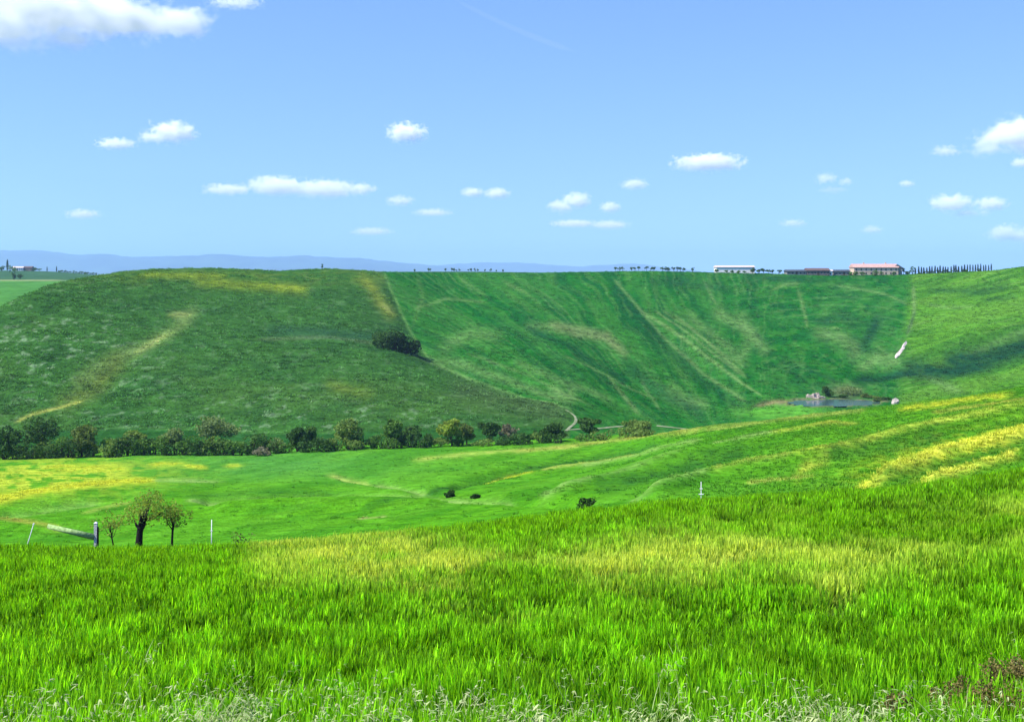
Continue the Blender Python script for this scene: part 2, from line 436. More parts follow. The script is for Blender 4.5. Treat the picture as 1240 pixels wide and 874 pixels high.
    Rc = np.zeros(px.shape+(3,))+np.array((.066, .20, .014))
    rb = fbm((px*.28+py)/8, px/110, 76)
    Rc = blend(Rc, sstep(.5, .66, rb)*.6, (.024, .110, .010)); Rc = blend(Rc, sstep(.48, .34, rb)*.6, (.085, .205, .020))
    fr = np.abs(((px*.30+py+(fbm(px/60, py/20, 278)-.5)*8)/6.5) % 1-.5)
    Rc = blend(Rc, np.exp(-(fr/.12)**2)*sstep(.45, .65, fbm(px/50, py/15, 279))*.45, (.12, .235, .05))
    G = blend_arr(G, R, Rc)
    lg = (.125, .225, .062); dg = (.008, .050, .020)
    for pts, w, s in (
        ([(742, 336), (765, 362), (800, 402), (850, 446), (905, 487)], 1.8, .55), ([(770, 370), (830, 412), (885, 455), (925, 482)], 1.8, .6),
        ([(815, 378), (860, 418), (905, 460)], 2, .6), ([(835, 380), (880, 420), (900, 442)], 6, .35), ([(690, 395), (720, 400), (750, 418)], 3, .5),
        ([(640, 395), (690, 398), (730, 405), (756, 424)], 5, .35), ([(672, 470), (692, 478), (690, 472)], 8, .5), ([(735, 448), (755, 475), (775, 500)], 2.2, .6),
        ([(775, 450), (790, 478), (800, 495)], 2, .45), ([(500, 375), (540, 362), (590, 366)], 2.2, .4), ([(540, 420), (570, 404), (600, 408)], 9, .35),
        ([(790, 372), (845, 414), (900, 458)], 1.6, .5), ([(800, 372), (850, 410), (905, 450)], 1.4, .4), ([(900, 385), (908, 410), (900, 430)], 8, .35), ([(680, 430), (740, 452), (800, 480)], 1.6, .4), ([(560, 430), (640, 452), (720, 490)], 1.6, .35),
        ([(850, 335), (862, 360), (870, 372)], 1.6, .4), ([(815, 470), (830, 482), (850, 486)], 9, .4), ([(870, 378), (910, 400), (925, 425)], 7, .45), ([(932, 352), (950, 344), (972, 342)], 2, .45), ([(965, 345), (975, 380), (978, 400)], 2, .45),
        ([(1003, 395), (1020, 400)], 1.6, .7), ([(995, 405), (1020, 412), (1035, 425)], 10, .5), ([(1045, 440), (1062, 432), (1085, 436)], 8, .5),
        ([(1106, 345), (1107, 380), (1098, 412)], 2.2, .7), ([(1120, 370), (1150, 373), (1182, 371)], 2, .4), ([(1240, 400), (1200, 415), (1160, 432)], 2.5, .4),
        ([(1118, 450), (1140, 465), (1160, 473)], 6, .5), ([(610, 340), (640, 356)], 3, .4), ([(555, 335), (590, 360)], 3, .3), ([(505, 332), (512, 360), (500, 392)], 3, .25),
        ([(625, 440), (690, 462), (740, 480)], 4, .35), ([(520, 436), (560, 441), (620, 458), (660, 474), (690, 490)], 5, .4), ([(1010, 345), (1040, 350), (1075, 358), (1102, 372)], 2, .4)):
        G = st(G, pts, w, lg, min(1, s*1.1), .4, int(pts[0][0]) % 7)
    for pts, w, s in (  # far-right bands and hollows: slope shade painted into the crop colour
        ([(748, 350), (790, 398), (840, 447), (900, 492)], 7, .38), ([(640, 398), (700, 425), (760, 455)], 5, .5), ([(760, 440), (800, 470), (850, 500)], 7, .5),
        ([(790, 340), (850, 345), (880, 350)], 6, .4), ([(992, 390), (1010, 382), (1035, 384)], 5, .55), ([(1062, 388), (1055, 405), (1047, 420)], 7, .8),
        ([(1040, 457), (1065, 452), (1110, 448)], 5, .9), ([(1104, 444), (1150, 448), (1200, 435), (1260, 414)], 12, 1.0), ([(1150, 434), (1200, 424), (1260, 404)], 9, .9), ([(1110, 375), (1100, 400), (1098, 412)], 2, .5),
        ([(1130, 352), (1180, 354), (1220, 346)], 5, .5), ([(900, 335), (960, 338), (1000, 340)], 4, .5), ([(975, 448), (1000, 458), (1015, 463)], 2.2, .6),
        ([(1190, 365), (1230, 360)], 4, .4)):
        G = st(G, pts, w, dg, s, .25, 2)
    # pale dead patch, bare clay traces, bank round the pond
    G = st(G, [(668, 394), (700, 402), (735, 405), (756, 425)], 5, (.16, .18, .07), .45, .6, 1)
    b = np.exp(-((px-950)/48)**2-((py-498)/9)**2)
    G = blend(G, np.clip(b*1.6, 0, 1)*.95, (.080, .27, .025))
    G = st(G, [(912, 490), (940, 486.5), (972, 488)], 2.2, (.19, .17, .07), .85, .3)
    G = st(G, [(905, 497), (913, 490), (935, 484)], 2, (.03, .06, .02), .6)
    G = blend(G, np.exp(-((px-1024)/20)**2-((py-474)/9)**2), (.10, .13, .050))
    rp = pond_r(px, Y); G = blend(G, sstep(1.35, 1.12, rp)*.8*sstep(.3, .6, n4), (.15, .14, .075))
    # valley floor left of the bowl
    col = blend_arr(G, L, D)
    col = st(col, [(x_+1.8, y_) for x_, y_ in BOUND[:-1]], 1.5, (.10, .21, .05), .75, .3)
    fl_ = sstep(521.5, 524.5, py+ (px-300)*.008)*sstep(700, 640, px)
    col = blend(col, fl_*.9, (.018, .082, .014))
    col = st(col, [(0, 519), (200, 522), (420, 520)], 2.0, (.06, .16, .03), .35)
    return np.clip(col*(.75+.5*n2)[..., None], .003, .8)
def blend_arr(a, w, b): return a*(1-w[..., None])+b*w[..., None]

def colour_far(px, py, x, Y):
    n = fbm(x/60, Y/60, 90); n2 = fbm(x/20, Y/20, 91)
    col = np.zeros(px.shape+(3,))+np.array((.05, .17, .025))
    col = blend(col, sstep(.4, .6, n)*.5, (.07, .21, .035))
    col = blend(col, sstep(341, 339, py), (.035, .095, .040))
    col = blend(col, np.exp(-((py-339.5)/.8)**2)*.9*sstep(90, 60, px), (.22, .27, .10))
    col = blend(col, sstep(300, 420, px)*.8, (.03, .09, .03))
    return col*(.8+.4*n2)[..., None]

# ------------------------------------------------------------------ build terrain sheets
def cols(step, lo=-60, hi=1300, out=16):
    return np.concatenate([np.arange(-860, lo, out), np.arange(lo, hi, step), np.arange(hi, 2101, out)])
def sheet(name, pxs, Yrows, mat, colf, keep=None, kind='structure'):
    """Yrows: (rows, cols) depth of every vertex"""
    P = np.broadcast_to(pxs[None], Yrows.shape).copy()
    z, py0 = height(P, Yrows, True)
    x = (P-CX)/F*Yrows
    py = HY-F*z/Yrows
    col = colf(P, py0, x, Yrows)
    V = np.stack([x, Yrows, z], -1).reshape(-1, 3)
    nr, nc = Yrows.shape
    idx = np.arange(nr*nc).reshape(nr, nc)
    Q = np.stack([idx[:-1, :-1], idx[:-1, 1:], idx[1:, 1:], idx[1:, :-1]], -1).reshape(-1, 4)
    rgba = np.concatenate([col.reshape(-1, 3), np.ones((nr*nc, 1))], 1)
    parts = {name: np.ones(len(Q), bool)} if keep is None else keep(P, py0, Yrows)
    for nm, msk in parts.items():
        q = Q[msk]; u, inv = np.unique(q, return_inverse=True)
        o = mesh_np(nm, V[u], inv.reshape(-1, 4), mat, attrs={'Col': ('FLOAT_COLOR', 'POINT', rgba[u])})
        tag(o, kind=kind)

M_mead = ground_mat('meadow_grass', .5, 2.5, .5, .7, .5)
M_hill = ground_mat('hill_crop', .22, .75, .52, .8, 1.4)
M_far = ground_mat('far_crop', .05, .2, .3, .3, 2)
M_soil = simple_mat('soil_and_stubble', (.045, .085, .015), .95, .4, 4, .5)

def lerp_rows(A, B, n, pw=1.0):
    t = (np.linspace(0, 1, n)**pw)[:, None]; return A[None]*(1-t)+B[None]*t
def near_ground():
    Y = np.concatenate([np.linspace(-55, 0, 14), np.linspace(1, 96.0, 130)])
    u = np.linspace(-1, 1, 161); u = np.sign(u)*np.abs(u)**1.3
    X = u[None]*np.maximum(np.abs(Y), 40)[:, None]*1.02
    YY = np.broadcast_to(Y[:, None], X.shape)
    px = np.clip(CX+F*X/np.maximum(YY, 45), -860, 2100)
    z = height(px, YY)
    V = np.stack([X, YY, z], -1).reshape(-1, 3)
    nr, nc = X.shape; idx = np.arange(nr*nc).reshape(nr, nc)
    Q = np.stack([idx[:-1, :-1], idx[:-1, 1:], idx[1:, 1:], idx[1:, :-1]], -1).reshape(-1, 4)
    tag(mesh_np('ground', V, Q, M_soil), kind='structure')
def near_z(x, Y):
    px = np.clip(CX+F*x/np.maximum(Y, 45), -860, 2100); return height(px, Y)
near_ground()
pc = cols(2.0)
i7 = lambda a: np.interp(pc, TPX, a)
Ym0 = np.full(pc.shape, 93.0)
sheet('meadow', pc, lerp_rows(Ym0, i7(Yc)+22, 330, 1.25), M_mead, colour_meadow)
pc = cols(1.6)
A, B, D1 = i7(Yc)+21.9, i7(Yb+flat), i7(Y1)
rows = np.concatenate([lerp_rows(A, B, 50)[:-1], lerp_rows(B, D1+42, 330, 1.05)])
def split_hills(P, py, YY):
    Pc = P[:-1, :-1].ravel(); pq = py[:-1, :-1].ravel(); Yq = YY[:-1, :-1].ravel()
    fl = Yq < np.interp(Pc, TPX, Yb)
    lf = left_of_bound(Pc, pq) > 0
    return {'valley_floor': fl, 'dark_hill': ~fl & lf, 'green_hill': ~fl & ~lf}
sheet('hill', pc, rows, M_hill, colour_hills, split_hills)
pc = cols(4.0)
sheet('far_fields', pc, np.concatenate([lerp_rows(i7(Y1)+41.8, np.full(pc.shape, 2000.), 90), lerp_rows(np.full(pc.shape, 2040.), np.full(pc.shape, 4200.), 30)]), M_far, colour_far)

# far plain + blue mountains
M_plain = simple_mat('far_plain_fields', (.05, .12, .04), .95, .3, .0015)
n = 96
ang = np.linspace(0, 2*math.pi, n, endpoint=False)
V = [(0, 4000, -59.5)]+[(32500*math.sin(a), 4000+28800*math.cos(a)*(.3 if math.cos(a) < 0 else 1), -59.5) for a in ang]
tag(mesh_np('plain', V, np.array([[0, 1+(i+1) % n, 1+i] for i in range(n)]), M_plain), kind='structure')
M_mtn = simple_mat('mountain_woodland', (.05, .09, .05), .95, .4, .002)
MT1 = [(-900, 300), (-500, 306), (-200, 300), (0, 303.5), (50, 303.5), (75, 306), (95, 309), (130, 307), (155, 311.5), (200, 310.5), (235, 309), (270, 307.5), (285, 309.5), (330, 311), (370, 309.5), (400, 312), (440, 313),
       (480, 317), (520, 321), (560, 325), (620, 330), (700, 334)]
MT2 = [(380, 331), (470, 326), (520, 322), (560, 318.5), (600, 317.5), (640, 318.2), (680, 322), (700, 323), (735, 320), (770, 319.5), (800, 323), (850, 329), (900, 333)]
def mountain(pts, Y, seed):
    a, b = pts[0][0], pts[-1][0]
    px = np.arange(a, b+1, 3.0)
    top = np.interp(px, [p[0] for p in pts], [p[1] for p in pts])
    ker = np.hanning(13); ker /= ker.sum(); top = np.convolve(np.pad(top, 6, mode='edge'), ker, 'valid')
    top = top+(fbm(px/12, px*0, seed)-.5)*2.0
    H = (HY-top)/F*Y
    base = -59.0
    ts = np.linspace(-1, 1, 25); R = []
    for t in ts:
        YY = Y+t*2600+(fbm(px/25, np.full_like(px, t*3), seed+3)-.5)*500*(1-abs(t))
        g = np.cos(t*math.pi/2)**1.3 if t > 0 else np.cos(t*math.pi/2)**1.1
        zt = base+(H-base)*g*(1-.35*np.abs(t)*(fbm(px/18, np.full_like(px, t*4), seed+5)-.5)*2)
        if abs(t) < 1e-6: zt = H
        R.append(np.stack([(px-CX)/F*YY, YY, np.maximum(zt, base)], -1))
    V = np.array(R); nr, nc = V.shape[:2]; idx = np.arange(nr*nc).reshape(nr, nc)
    Q = np.stack([idx[:-1, :-1], idx[:-1, 1:], idx[1:, 1:], idx[1:, :-1]], -1).reshape(-1, 4)
    return tag(mesh_np('mountain_range', V.reshape(-1, 3), Q, M_mtn), kind='structure')
mountain(MT1, 25000, 5); mountain(MT2, 29500, 9)

# ------------------------------------------------------------------ haze
def box_mesh(x0, x1, y0, y1, z0, z1):
    V = [(x, y, z) for z in (z0, z1) for y in (y0, y1) for x in (x0, x1)]
    return np.array(V, float), np.array([[0, 2, 3, 1], [4, 5, 7, 6], [0, 1, 5, 4], [2, 6, 7, 3], [0, 4, 6, 2], [1, 3, 7, 5]])
HAZE = 5.5e-5
m, nt, out = new_mat('haze_air')
pv = nd(nt, 'VolumePrincipled', Density=HAZE, Anisotropy=.0)
pv.inputs['Color'].default_value = (.44, .68, 1.0, 1)
nt.links.new(pv.outputs[0], out.inputs['Volume'])
v, q = box_mesh(-34000, 34000, -2500, 34000, -60.8, 520)
tag(mesh_np('haze', v, q, m, smooth=False), kind='stuff')

# ------------------------------------------------------------------ trees and shrubs
def leaf_faces(cent, size, up=.2, elong=1.3):
    """a small bent quad for every leaf clump"""
    n = len(cent)
    d = rng.normal(size=(n, 3)); d[:, 2] += up; d /= np.linalg.norm(d, axis=1)[:, None]
    a = rng.normal(size=(n, 3)); a -= (a*d).sum(1)[:, None]*d; a /= np.linalg.norm(a, axis=1)[:, None]
    b = np.cross(d, a); s = size*rng.uniform(.6, 1.4, n)
    a = a*(s*elong/2)[:, None]; b = b*(s/2)[:, None]; bend = d*(s*.15)[:, None]
    V = np.stack([cent-a, cent-b*.9+bend, cent+a, cent+b*.9+bend], 1).reshape(-1, 3)
    return V, np.arange(n*4).reshape(n, 4)

def tube_np(path, radii, k=7):
    path = [Vector(p) for p in path]; V = []; Q = []
    for i, p in enumerate(path):
        t = (path[min(i+1, len(path)-1)]-path[max(i-1, 0)]).normalized()
        a = t.orthogonal().normalized(); b = t.cross(a)
        for j in range(k):
            th = 2*math.pi*j/k; V.append(p+(a*math.cos(th)+b*math.sin(th))*radii[i])
    for i in range(len(path)-1):
        for j in range(k):
            Q.append((i*k+j, i*k+(j+1) % k, (i+1)*k+(j+1) % k, (i+1)*k+j))
    return np.array([tuple(v) for v in V]), np.array(Q)
def join(parts):
    V, Fc, o = [], [], 0
    for v, f in parts:
        V.append(np.asarray(v, float)); Fc.append(np.asarray(f)+o); o += len(v)
    ks = {}
    for f in Fc: ks.setdefault(f.shape[1], []).append(f)
    return np.concatenate(V), [np.concatenate(a) for a in ks.values()]

M_bark = simple_mat('bark', (.075, .058, .040), .95, .4, 6, .6)
M_darkbark = simple_mat('dark_bark', (.014, .013, .010), .95, .4, 6, .6)
LEAF = {
    'deep': leaf_mat('deep_green_leaves', (.008, .030, .006), (.034, .080, .014), .18, 1.0),
    'dark': leaf_mat('dark_leaves', (.020, .064, .012), (.078, .175, .032), .28, 1.1),
    'mid': leaf_mat('mid_leaves', (.038, .105, .016), (.13, .26, .045), .32),
    'olive': leaf_mat('olive_leaves', (.062, .118, .020), (.20, .31, .065), .32),
    'pale': leaf_mat('pale_leaves', (.085, .140, .045), (.23, .32, .11), .32),
    'yellow': leaf_mat('yellow_green_leaves', (.09, .145, .018), (.31, .43, .065), .42),
    'brown': leaf_mat('russet_leaves', (.062, .105, .022), (.185, .265, .062), .32),
    'pink': leaf_mat('greyish_twigs', (.12, .115, .070), (.27, .26, .16), .2),
    'cyp': leaf_mat('cypress_leaves', (.008, .030, .012), (.022, .060, .020), .15, 1.0),
}
def crown_np(w, h, zc, nl, nleaf, size, flat_=.0, open_=.0, depth=None):
    """leaf clumps on the shells of several lobes; returns verts, quads, per-vertex tone"""
    d = depth or w
    L = []
    for i in range(nl):
        a = rng.uniform(0, 2*math.pi); r = rng.uniform(.15, .78)*(1 if i else .2)
        c = np.array([math.cos(a)*r*w/2, math.sin(a)*r*d/2, zc+rng.uniform(-.32, .36)*h*(1-.5*r)])
        s = rng.uniform(.26, .50)*(1 if i else 1.3)
        L.append((c, np.array([w*.5*s*rng.uniform(.9, 1.25), d*.5*s*rng.uniform(.9, 1.25), h*.5*s*rng.uniform(.75, 1.05)]), rng.uniform(-.34, .34)))
    P, T = [], []
    wt = np.array([l[1].prod()**.67 for l in L]); wt /= wt.sum()
    for (c, r, t), f in zip(L, wt):
        k = max(8, int(nleaf*f))
        u = rng.normal(size=(k, 3)); u /= np.linalg.norm(u, axis=1)[:, None]
        rad = rng.uniform(.62, 1.06, k)**.8
        p = c+u*r*rad[:, None]
        keep = fbm(p[:, 0]/(w*.11)+7, p[:, 2]/(h*.11)+p[:, 1]/(w*.13), int(c[0]*100) % 97) > .40+open_*.12
        P.append(p[keep]); T.append(np.clip(.5+t+rng.normal(0, .22, keep.sum()), 0, 1))
    P = np.concatenate(P); T = np.concatenate(T)
    V, Q = leaf_faces(P, size)
    return V, Q, np.repeat(T, 4), L

def tree(name, label, cat, px, Y, h, w, leaf, group=None, trunk=.25, nl=9, nleaf=2600, size=.34, bark=None, open_=0, lean=0, rz=None, thick=1., base_dz=-.1):
    loc = world(px, Y, base_dz)
    root = empty(name, loc, 0, label, cat, group)
    tb = h*trunk; ch = h-tb*.75
    V, Q, T, L = crown_np(w, ch, tb*.75+ch/2, nl, nleaf, size, open_=open_)
    # keep the asked outline
    zmax = V[:, 2].max(); V[:, 2] *= h/zmax
    xs = (V[:, 0].max()-V[:, 0].min()); V[:, 0] *= w/xs
    V[:, 0] += lean*V[:, 2]/h
    o = mesh_np('crown', V, Q, LEAF[leaf], root, {'h': ('FLOAT', 'POINT', T)}, smooth=False)
    r0 = h*.032*thick
    top = h*.72
    parts = [tube_np([(0, 0, -.5), (.03*h*.2, 0, tb*.5), (-.02*h*.3+lean*.3, .02, tb), (lean*.6, .05, top)], [r0*1.25, r0, r0*.8, r0*.25])]
    for c, r, t in L[:7]:
        st_ = Vector((lean*.3, 0, tb*random.uniform(.75, 1.25)))
        e = Vector(c); e.x += lean*.5; mid = st_.lerp(e, .5)+Vector((0, 0, -.04*h))
        parts.append(tube_np([st_, mid, e], [r0*.55, r0*.38, r0*.12], 5))
    v, q = join(parts)
    mesh_np('trunk', v, q, bark or M_bark, root)
    return root

def bush(name, label, cat, px, Y, h, w, leaf, group=None, nl=7, nleaf=900, size=.3, open_=0, d=None):
    loc = world(px, Y, -.1)
    root = empty(name, loc, 0, label, cat, group)
    V, Q, T, L = crown_np(w, h*1.15, h*.45, nl, nleaf, size, open_=open_, depth=d)
    V = V[:]; V[:, 2] *= h/V[:, 2].max(); V[:, 2] = np.maximum(V[:, 2], .02+.05*np.abs(np.sin(V[:, 0]*9)))
    V[:, 0] *= w/(V[:, 0].max()-V[:, 0].min())
    mesh_np('foliage', V, Q, LEAF[leaf], root, {'h': ('FLOAT', 'POINT', T)}, smooth=False)
    parts = []
    for c, r, t in L[:6]:
        parts.append(tube_np([(c[0]*.15, c[1]*.15, -.2), tuple(np.array(c)*.55), tuple(c)], [h*.03, h*.022, h*.008], 5))
    v, q = join(parts); mesh_np('stems', v, q, M_bark, root)
    return root

# creek-side trees: photo column, crown top row, base row, width px
ycr = lambda px: float(np.interp(px, TPX, Yc))
TREES = [
    (4, 515, 556, 36, 'dark', .22, 'dark green tree at the far left edge of the creek hedge', 10),
    (52, 503, 554, 50, 'dark', .24, 'tall dark spreading tree near the left end of the creek hedge', 10),
    (99, 513, 550, 34, 'brown', .25, 'russet brown tree right of the tall dark spreading tree', 9),
    (164, 519, 551, 35, 'olive', .22, 'small olive tree alone in the gap of the hedge left of the pale twin crowns', 9),
    (211, 517, 551, 32, 'pale', .25, 'thin pale olive tree just left of the big pale two-crowned tree', 12),
    (257, 503, 551, 50, 'pale', .22, 'big pale olive tree with two crowns in the left part of the creek hedge', 11),
    (360, 516, 546, 26, 'dark', .28, 'dark open tree left of the round brownish tree in the hedge', 9),
    (376, 515, 545, 20, 'mid', .28, 'slim mid green tree touching the dark open tree in the hedge', 8),
    (424, 505, 544, 36, 'olive', .22, 'round brownish olive tree standing tallest in the middle of the hedge', 9),
    (476, 505, 543, 24, 'mid', .3, 'tall narrow green tree right of the round brownish tree', 9),
    (498, 514, 543, 30, 'dark', .25, 'bushy dark tree leaning against the tall narrow green tree', 9),
    (547, 506, 541, 32, 'yellow', .25, 'yellow green tree with bright crown in the creek hedge', 9),
    (565, 512, 541, 24, 'brown', .25, 'browner tree on the right shoulder of the yellow green tree', 9),
    (592, 509, 540, 29, 'dark', .22, 'compact dark round tree right of the yellow green tree', 9),
    (615, 511, 540, 26, 'pink', .2, 'greyish pink bare looking tree beside the compact dark tree', 14),
    (666, 510, 541, 37, 'dark', .15, 'broad dark dome shaped tree left of the bend in the track', 10),
    (714, 505, 536, 29, 'dark', .28, 'dark upright tree standing on the pale track', 10),
    (770, 508, 532, 36, 'olive', .15, 'low wide olive tree, last on the right of the creek line', 9),
]
for i, (px, top, base, wpx, leaf, tr, lab, opn) in enumerate(TREES):
    Y = ycr(px)+7+(i*5) % 9
    z = hz(px, Y); h = (HY-top)/F*Y-z
    tree('creek_tree', lab, 'tree', px, Y, h, wpx/F*Y*1.05, leaf, 'trees along the creek', tr, nl=14, nleaf=2600, size=.48, open_=(opn-9)*.25,
         lean=random.uniform(-.4, .4))
# low scrub between them
k = 0
for px in list(range(-4, 330, 8))+list(range(330, 530, 10))+list(range(530, 800, 25)):
    pj = px+random.uniform(-4, 4); Y = ycr(pj)+4+random.uniform(0, 5)
    hh = random.uniform(2.0, 4.6)*(1.0 if px < 330 else .8 if px < 530 else .5)
    leaf = random.choice(['dark', 'dark', 'mid', 'dark', 'mid', 'olive'])
    bush('hedge_shrub', 'low green shrub in the scrub that joins the creek trees into a hedge', 'shrub', pj, Y, hh+1.2, random.uniform(4.0, 7.0), leaf,
         'low shrubs between the creek trees', 6, 620, .36)
bush('shrub', 'pinkish brown bush on the meadow edge in front of the creek hedge', 'shrub', 314, ycr(314)-1, 2.4, 5.2, 'pink', None, 7, 900, .3)
bush('shrub', 'pale grey green bush on the meadow edge right of the pinkish bush', 'shrub', 335, ycr(335)+4, 4.2, 4.4, 'pale', None, 7, 900, .3)
# clump on the dark hill
for px, py, w, h, lf, lab in ((466, 421, 20, 24, 'dark', 'lighter left bush of the dark thicket beside the field boundary'),  # lighter leaves paint in the sunlit left side of the clump
                          (480, 424, 22, 24, 'deep', 'middle bush of the dark thicket beside the field boundary'),
                          (494, 428, 18, 21, 'deep', 'darkest right bush of the thicket beside the field boundary')):
    Y = Yat(px, py, 380, 740)
    bush('thicket_bush', lab, 'shrub', px, Y, h/F*Y, w/F*Y*1.7, lf, 'thicket on the hill', 9, 2200, .6)
# dark bushes out on the meadow
for px, py, w, h, lab in ((545, 602, 15, 9, 'small round dark bush alone in the fold of the meadow'),
                     (575, 603, 15, 6, 'flat low bush just right of the small round dark one'),
                     (709, 615, 25, 12, 'widest dark bush on the meadow just above the wheat edge')):
    Y = Yat(px, py, 96, 260)
    bush('meadow_bush', lab, 'shrub', px, Y, h/F*Y*1.1, w/F*Y, 'deep', 'dark bushes on the open meadow', 7, 1400, .12)
# tree group behind the wheat edge
tree('field_tree', 'yellow green tree with thick black trunk behind the wheat edge', 'tree', 168, 92, zz(594, 92)-hz(168, 92)+.1, 4.6, 'yellow', None, .46, 22, 3600, .12, M_darkbark, .9, .5, thick=1.7)
tree('field_tree', 'slim sapling with open crown right of the black trunked tree', 'tree', 208, 94, zz(604, 94)-hz(208, 94), 2.7, 'yellow', None, .48, 13, 1900, .11, M_darkbark, .8, .3, thick=.7)
tree('field_tree', 'thin leaning twiggy sapling between the white post and the black trunk', 'tree', 137, 93, zz(613, 93)-hz(137, 93), 3.2, 'yellow', None, .45, 9, 900, .12, M_darkbark, 1.2, -.4, thick=.5)
bush('shrub', 'reddish green bush at the wheat edge right of the thin white post', 'shrub', 291, 88, zz(640, 88)-hz(291, 88), 1.9, 'brown', None, 8, 800, .11, 1.5)

# ------------------------------------------------------------------ posts, log
M_white = simple_mat('white_plastic', (.75, .76, .76), .5, .08, 8)
M_grey = simple_mat('weathered_post', (.62, .62, .60), .9, .3, 9, .3)
M_log = simple_mat('mossy_log', (.36, .52, .20), .9, .45, 5, .5, (.20, .32, .10))
def lathe(prof, k=12, loc=(0, 0, 0)):
    V = []; Q = []
    for z, r in prof:
        for j in range(k):
            a = 2*math.pi*j/k; V.append((loc[0]+r*math.cos(a), loc[1]+r*math.sin(a), loc[2]+z))
    for i in range(len(prof)-1):
        for j in range(k): Q.append((i*k+j, i*k+(j+1) % k, (i+1)*k+(j+1) % k, (i+1)*k+j))
    V.append((loc[0], loc[1], loc[2]+prof[-1][0])); c = len(V)-1; i = (len(prof)-1)*k
    T = [(i+j, i+(j+1) % k, c) for j in range(k)]
    return np.array(V), np.array(Q), np.array(T)
def rod(p0, p1, r0, r1, k=8):
    v, q = tube_np([p0, p1], [r0, r1], k); n = len(v)
    v = np.vstack([v, [p0], [p1]])
    t = [(j+1 if j+1 < k else 0, j, n) for j in range(k)]+[(k+j, k+(j+1) % k, n+1) for j in range(k)]
    return v, q, np.array(t)
def stake(label, px, Y, top_py, arms, lean=0, r=.035):
    base = world(px, Y, -.3); h = (HY-top_py)/F*Y-base.z
    root = empty('fence_stake', base, 0, label, 'fence post', 'stakes of the electric fence')
    v, q, t = rod((0, 0, 0), (lean, 0, h), r, r*.8); mesh_np('rod', v, [q, t], M_white, root)
    for f, L in arms:
        c = Vector((lean*f, 0, h*f))
        v1, q1 = tube_np([c+Vector((-L, -.02, .03)), c+Vector((-L*.5, 0, 0)), c, c+Vector((L*.5, 0, 0)), c+Vector((L, -.02, .03))], [.018, .03, .045, .03, .018], 6)
        mesh_np('insulator', v1, q1, M_white, root)
    return root
stake('slim white stake with one insulator right of the field trees', 256, 84, 629, [(.72, .09)], .02)
stake('white stake with crossed insulators at the wheat edge on the right', 849, 72, 583, [(.62, .16), (.78, .10)], 0, .022)
stake('tilted white stake leaning to the right at the left edge', 26, 74, 633, [(.97, .06)], .75, .028)
# post pair and the pole lying against it
Yp = 90
b = world(116, Yp, -.3); hp = zz(632, Yp)-b.z
root = empty('timber_post', b, 0, 'pale square post with dark side at the end of the lying pole', 'post')
v, q = box_mesh(-.11, .11, -.10, .10, 0, hp-.06); mesh_np('shaft', v, q, M_grey, root, smooth=False)
v = np.array([(-.13, -.12, hp-.06), (.13, -.12, hp-.06), (.13, .12, hp-.06), (-.13, .12, hp-.06), (0, 0, hp+.05)])
mesh_np('cap', v, [np.array([[3, 2, 1, 0]]), np.array([[0, 1, 4], [1, 2, 4], [2, 3, 4], [3, 0, 4]])], M_white, root, smooth=False)
v, q = box_mesh(.112, .20, -.05, .07, 0, hp-.35); mesh_np('strut', v, q, M_darkbark, root, smooth=False)  # dark strip along the right side of the post
p0 = world(58, Yp, 0); p0.z = zz(637, Yp); p1 = world(114, Yp, 0); p1.z = zz(650, Yp)
d = p1-p0
v, q, t = rod((0, 0, 0), tuple(d), .17, .22, 14)
tag(mesh_np('log', v, [q, t], M_log, loc=p0), 'thick green mossy log sloping down to the pale post', 'log')
# ------------------------------------------------------------------ track, pond, clay
M_track = simple_mat('pale_gravel', (.27, .28, .17), .95, .3, .35, .2, (.12, .18, .06))
M_clay = simple_mat('bare_clay', (.60, .52, .46), .95, .25, .5, .4, (.42, .36, .31))
M_stone = simple_mat('pale_stone', (.40, .34, .29), .95, .3, .8, .5, (.26, .22, .18))
def strip(name, pts, wid, mat, y0=318, y1=520, lift=.12):
    W = []
    for (a, b_), (c, d_) in zip(pts[:-1], pts[1:]):
        m_ = max(2, int(math.hypot(c-a, d_-b_)/1.5))
        for i in range(m_): W.append((a+(c-a)*i/m_, b_+(d_-b_)*i/m_))
    W.append(pts[-1])
    P = []
    for px, py in W:
        Y = Yat(px, py, y0, y1, 1200); P.append(((px-CX)/F*Y, Y))
    P = np.array(P); kk = 7
    if len(P) > kk:
        pad = np.vstack([np.repeat(P[:1], kk//2, 0), P, np.repeat(P[-1:], kk//2, 0)])
        P = np.stack([np.convolve(pad[:, j], np.ones(kk)/kk, 'valid') for j in (0, 1)], 1)
    T = np.gradient(P, axis=0); T /= np.linalg.norm(T, axis=1)[:, None]+1e-9
    N = np.stack([-T[:, 1], T[:, 0]], 1)
    V = []
    for s in (-1, -.33, .33, 1):
        ww = wid*(.85+.3*fbm(P[:, 0]/6, P[:, 1]/6, 33+int(s*3)))
        q_ = P+N*(s*ww/2)[:, None]
        z = height(CX+F*q_[:, 0]/q_[:, 1], q_[:, 1])+lift+(.04 if abs(s) < .5 else 0)
        V.append(np.stack([q_[:, 0], q_[:, 1], z], -1))
    V = np.array(V); idx = np.arange(V.shape[0]*V.shape[1]).reshape(V.shape[:2])
    Q = np.stack([idx[:-1, :-1], idx[:-1, 1:], idx[1:, 1:], idx[1:, :-1]], -1).reshape(-1, 4)
    return tag(mesh_np(name, V.reshape(-1, 3), Q, mat), kind='structure')
strip('track', [(684, 496), (693, 501), (699, 507), (697, 512), (688, 519), (684, 523)], .9, M_track, 330)
strip('track', [(684, 521), (705, 519.5), (725, 519), (745, 517), (757, 516)], 1.3, M_track, 330)
strip('track', [(794, 515.5), (812, 517.5), (830, 519.5), (850, 521)], 3.0, M_track, 330)

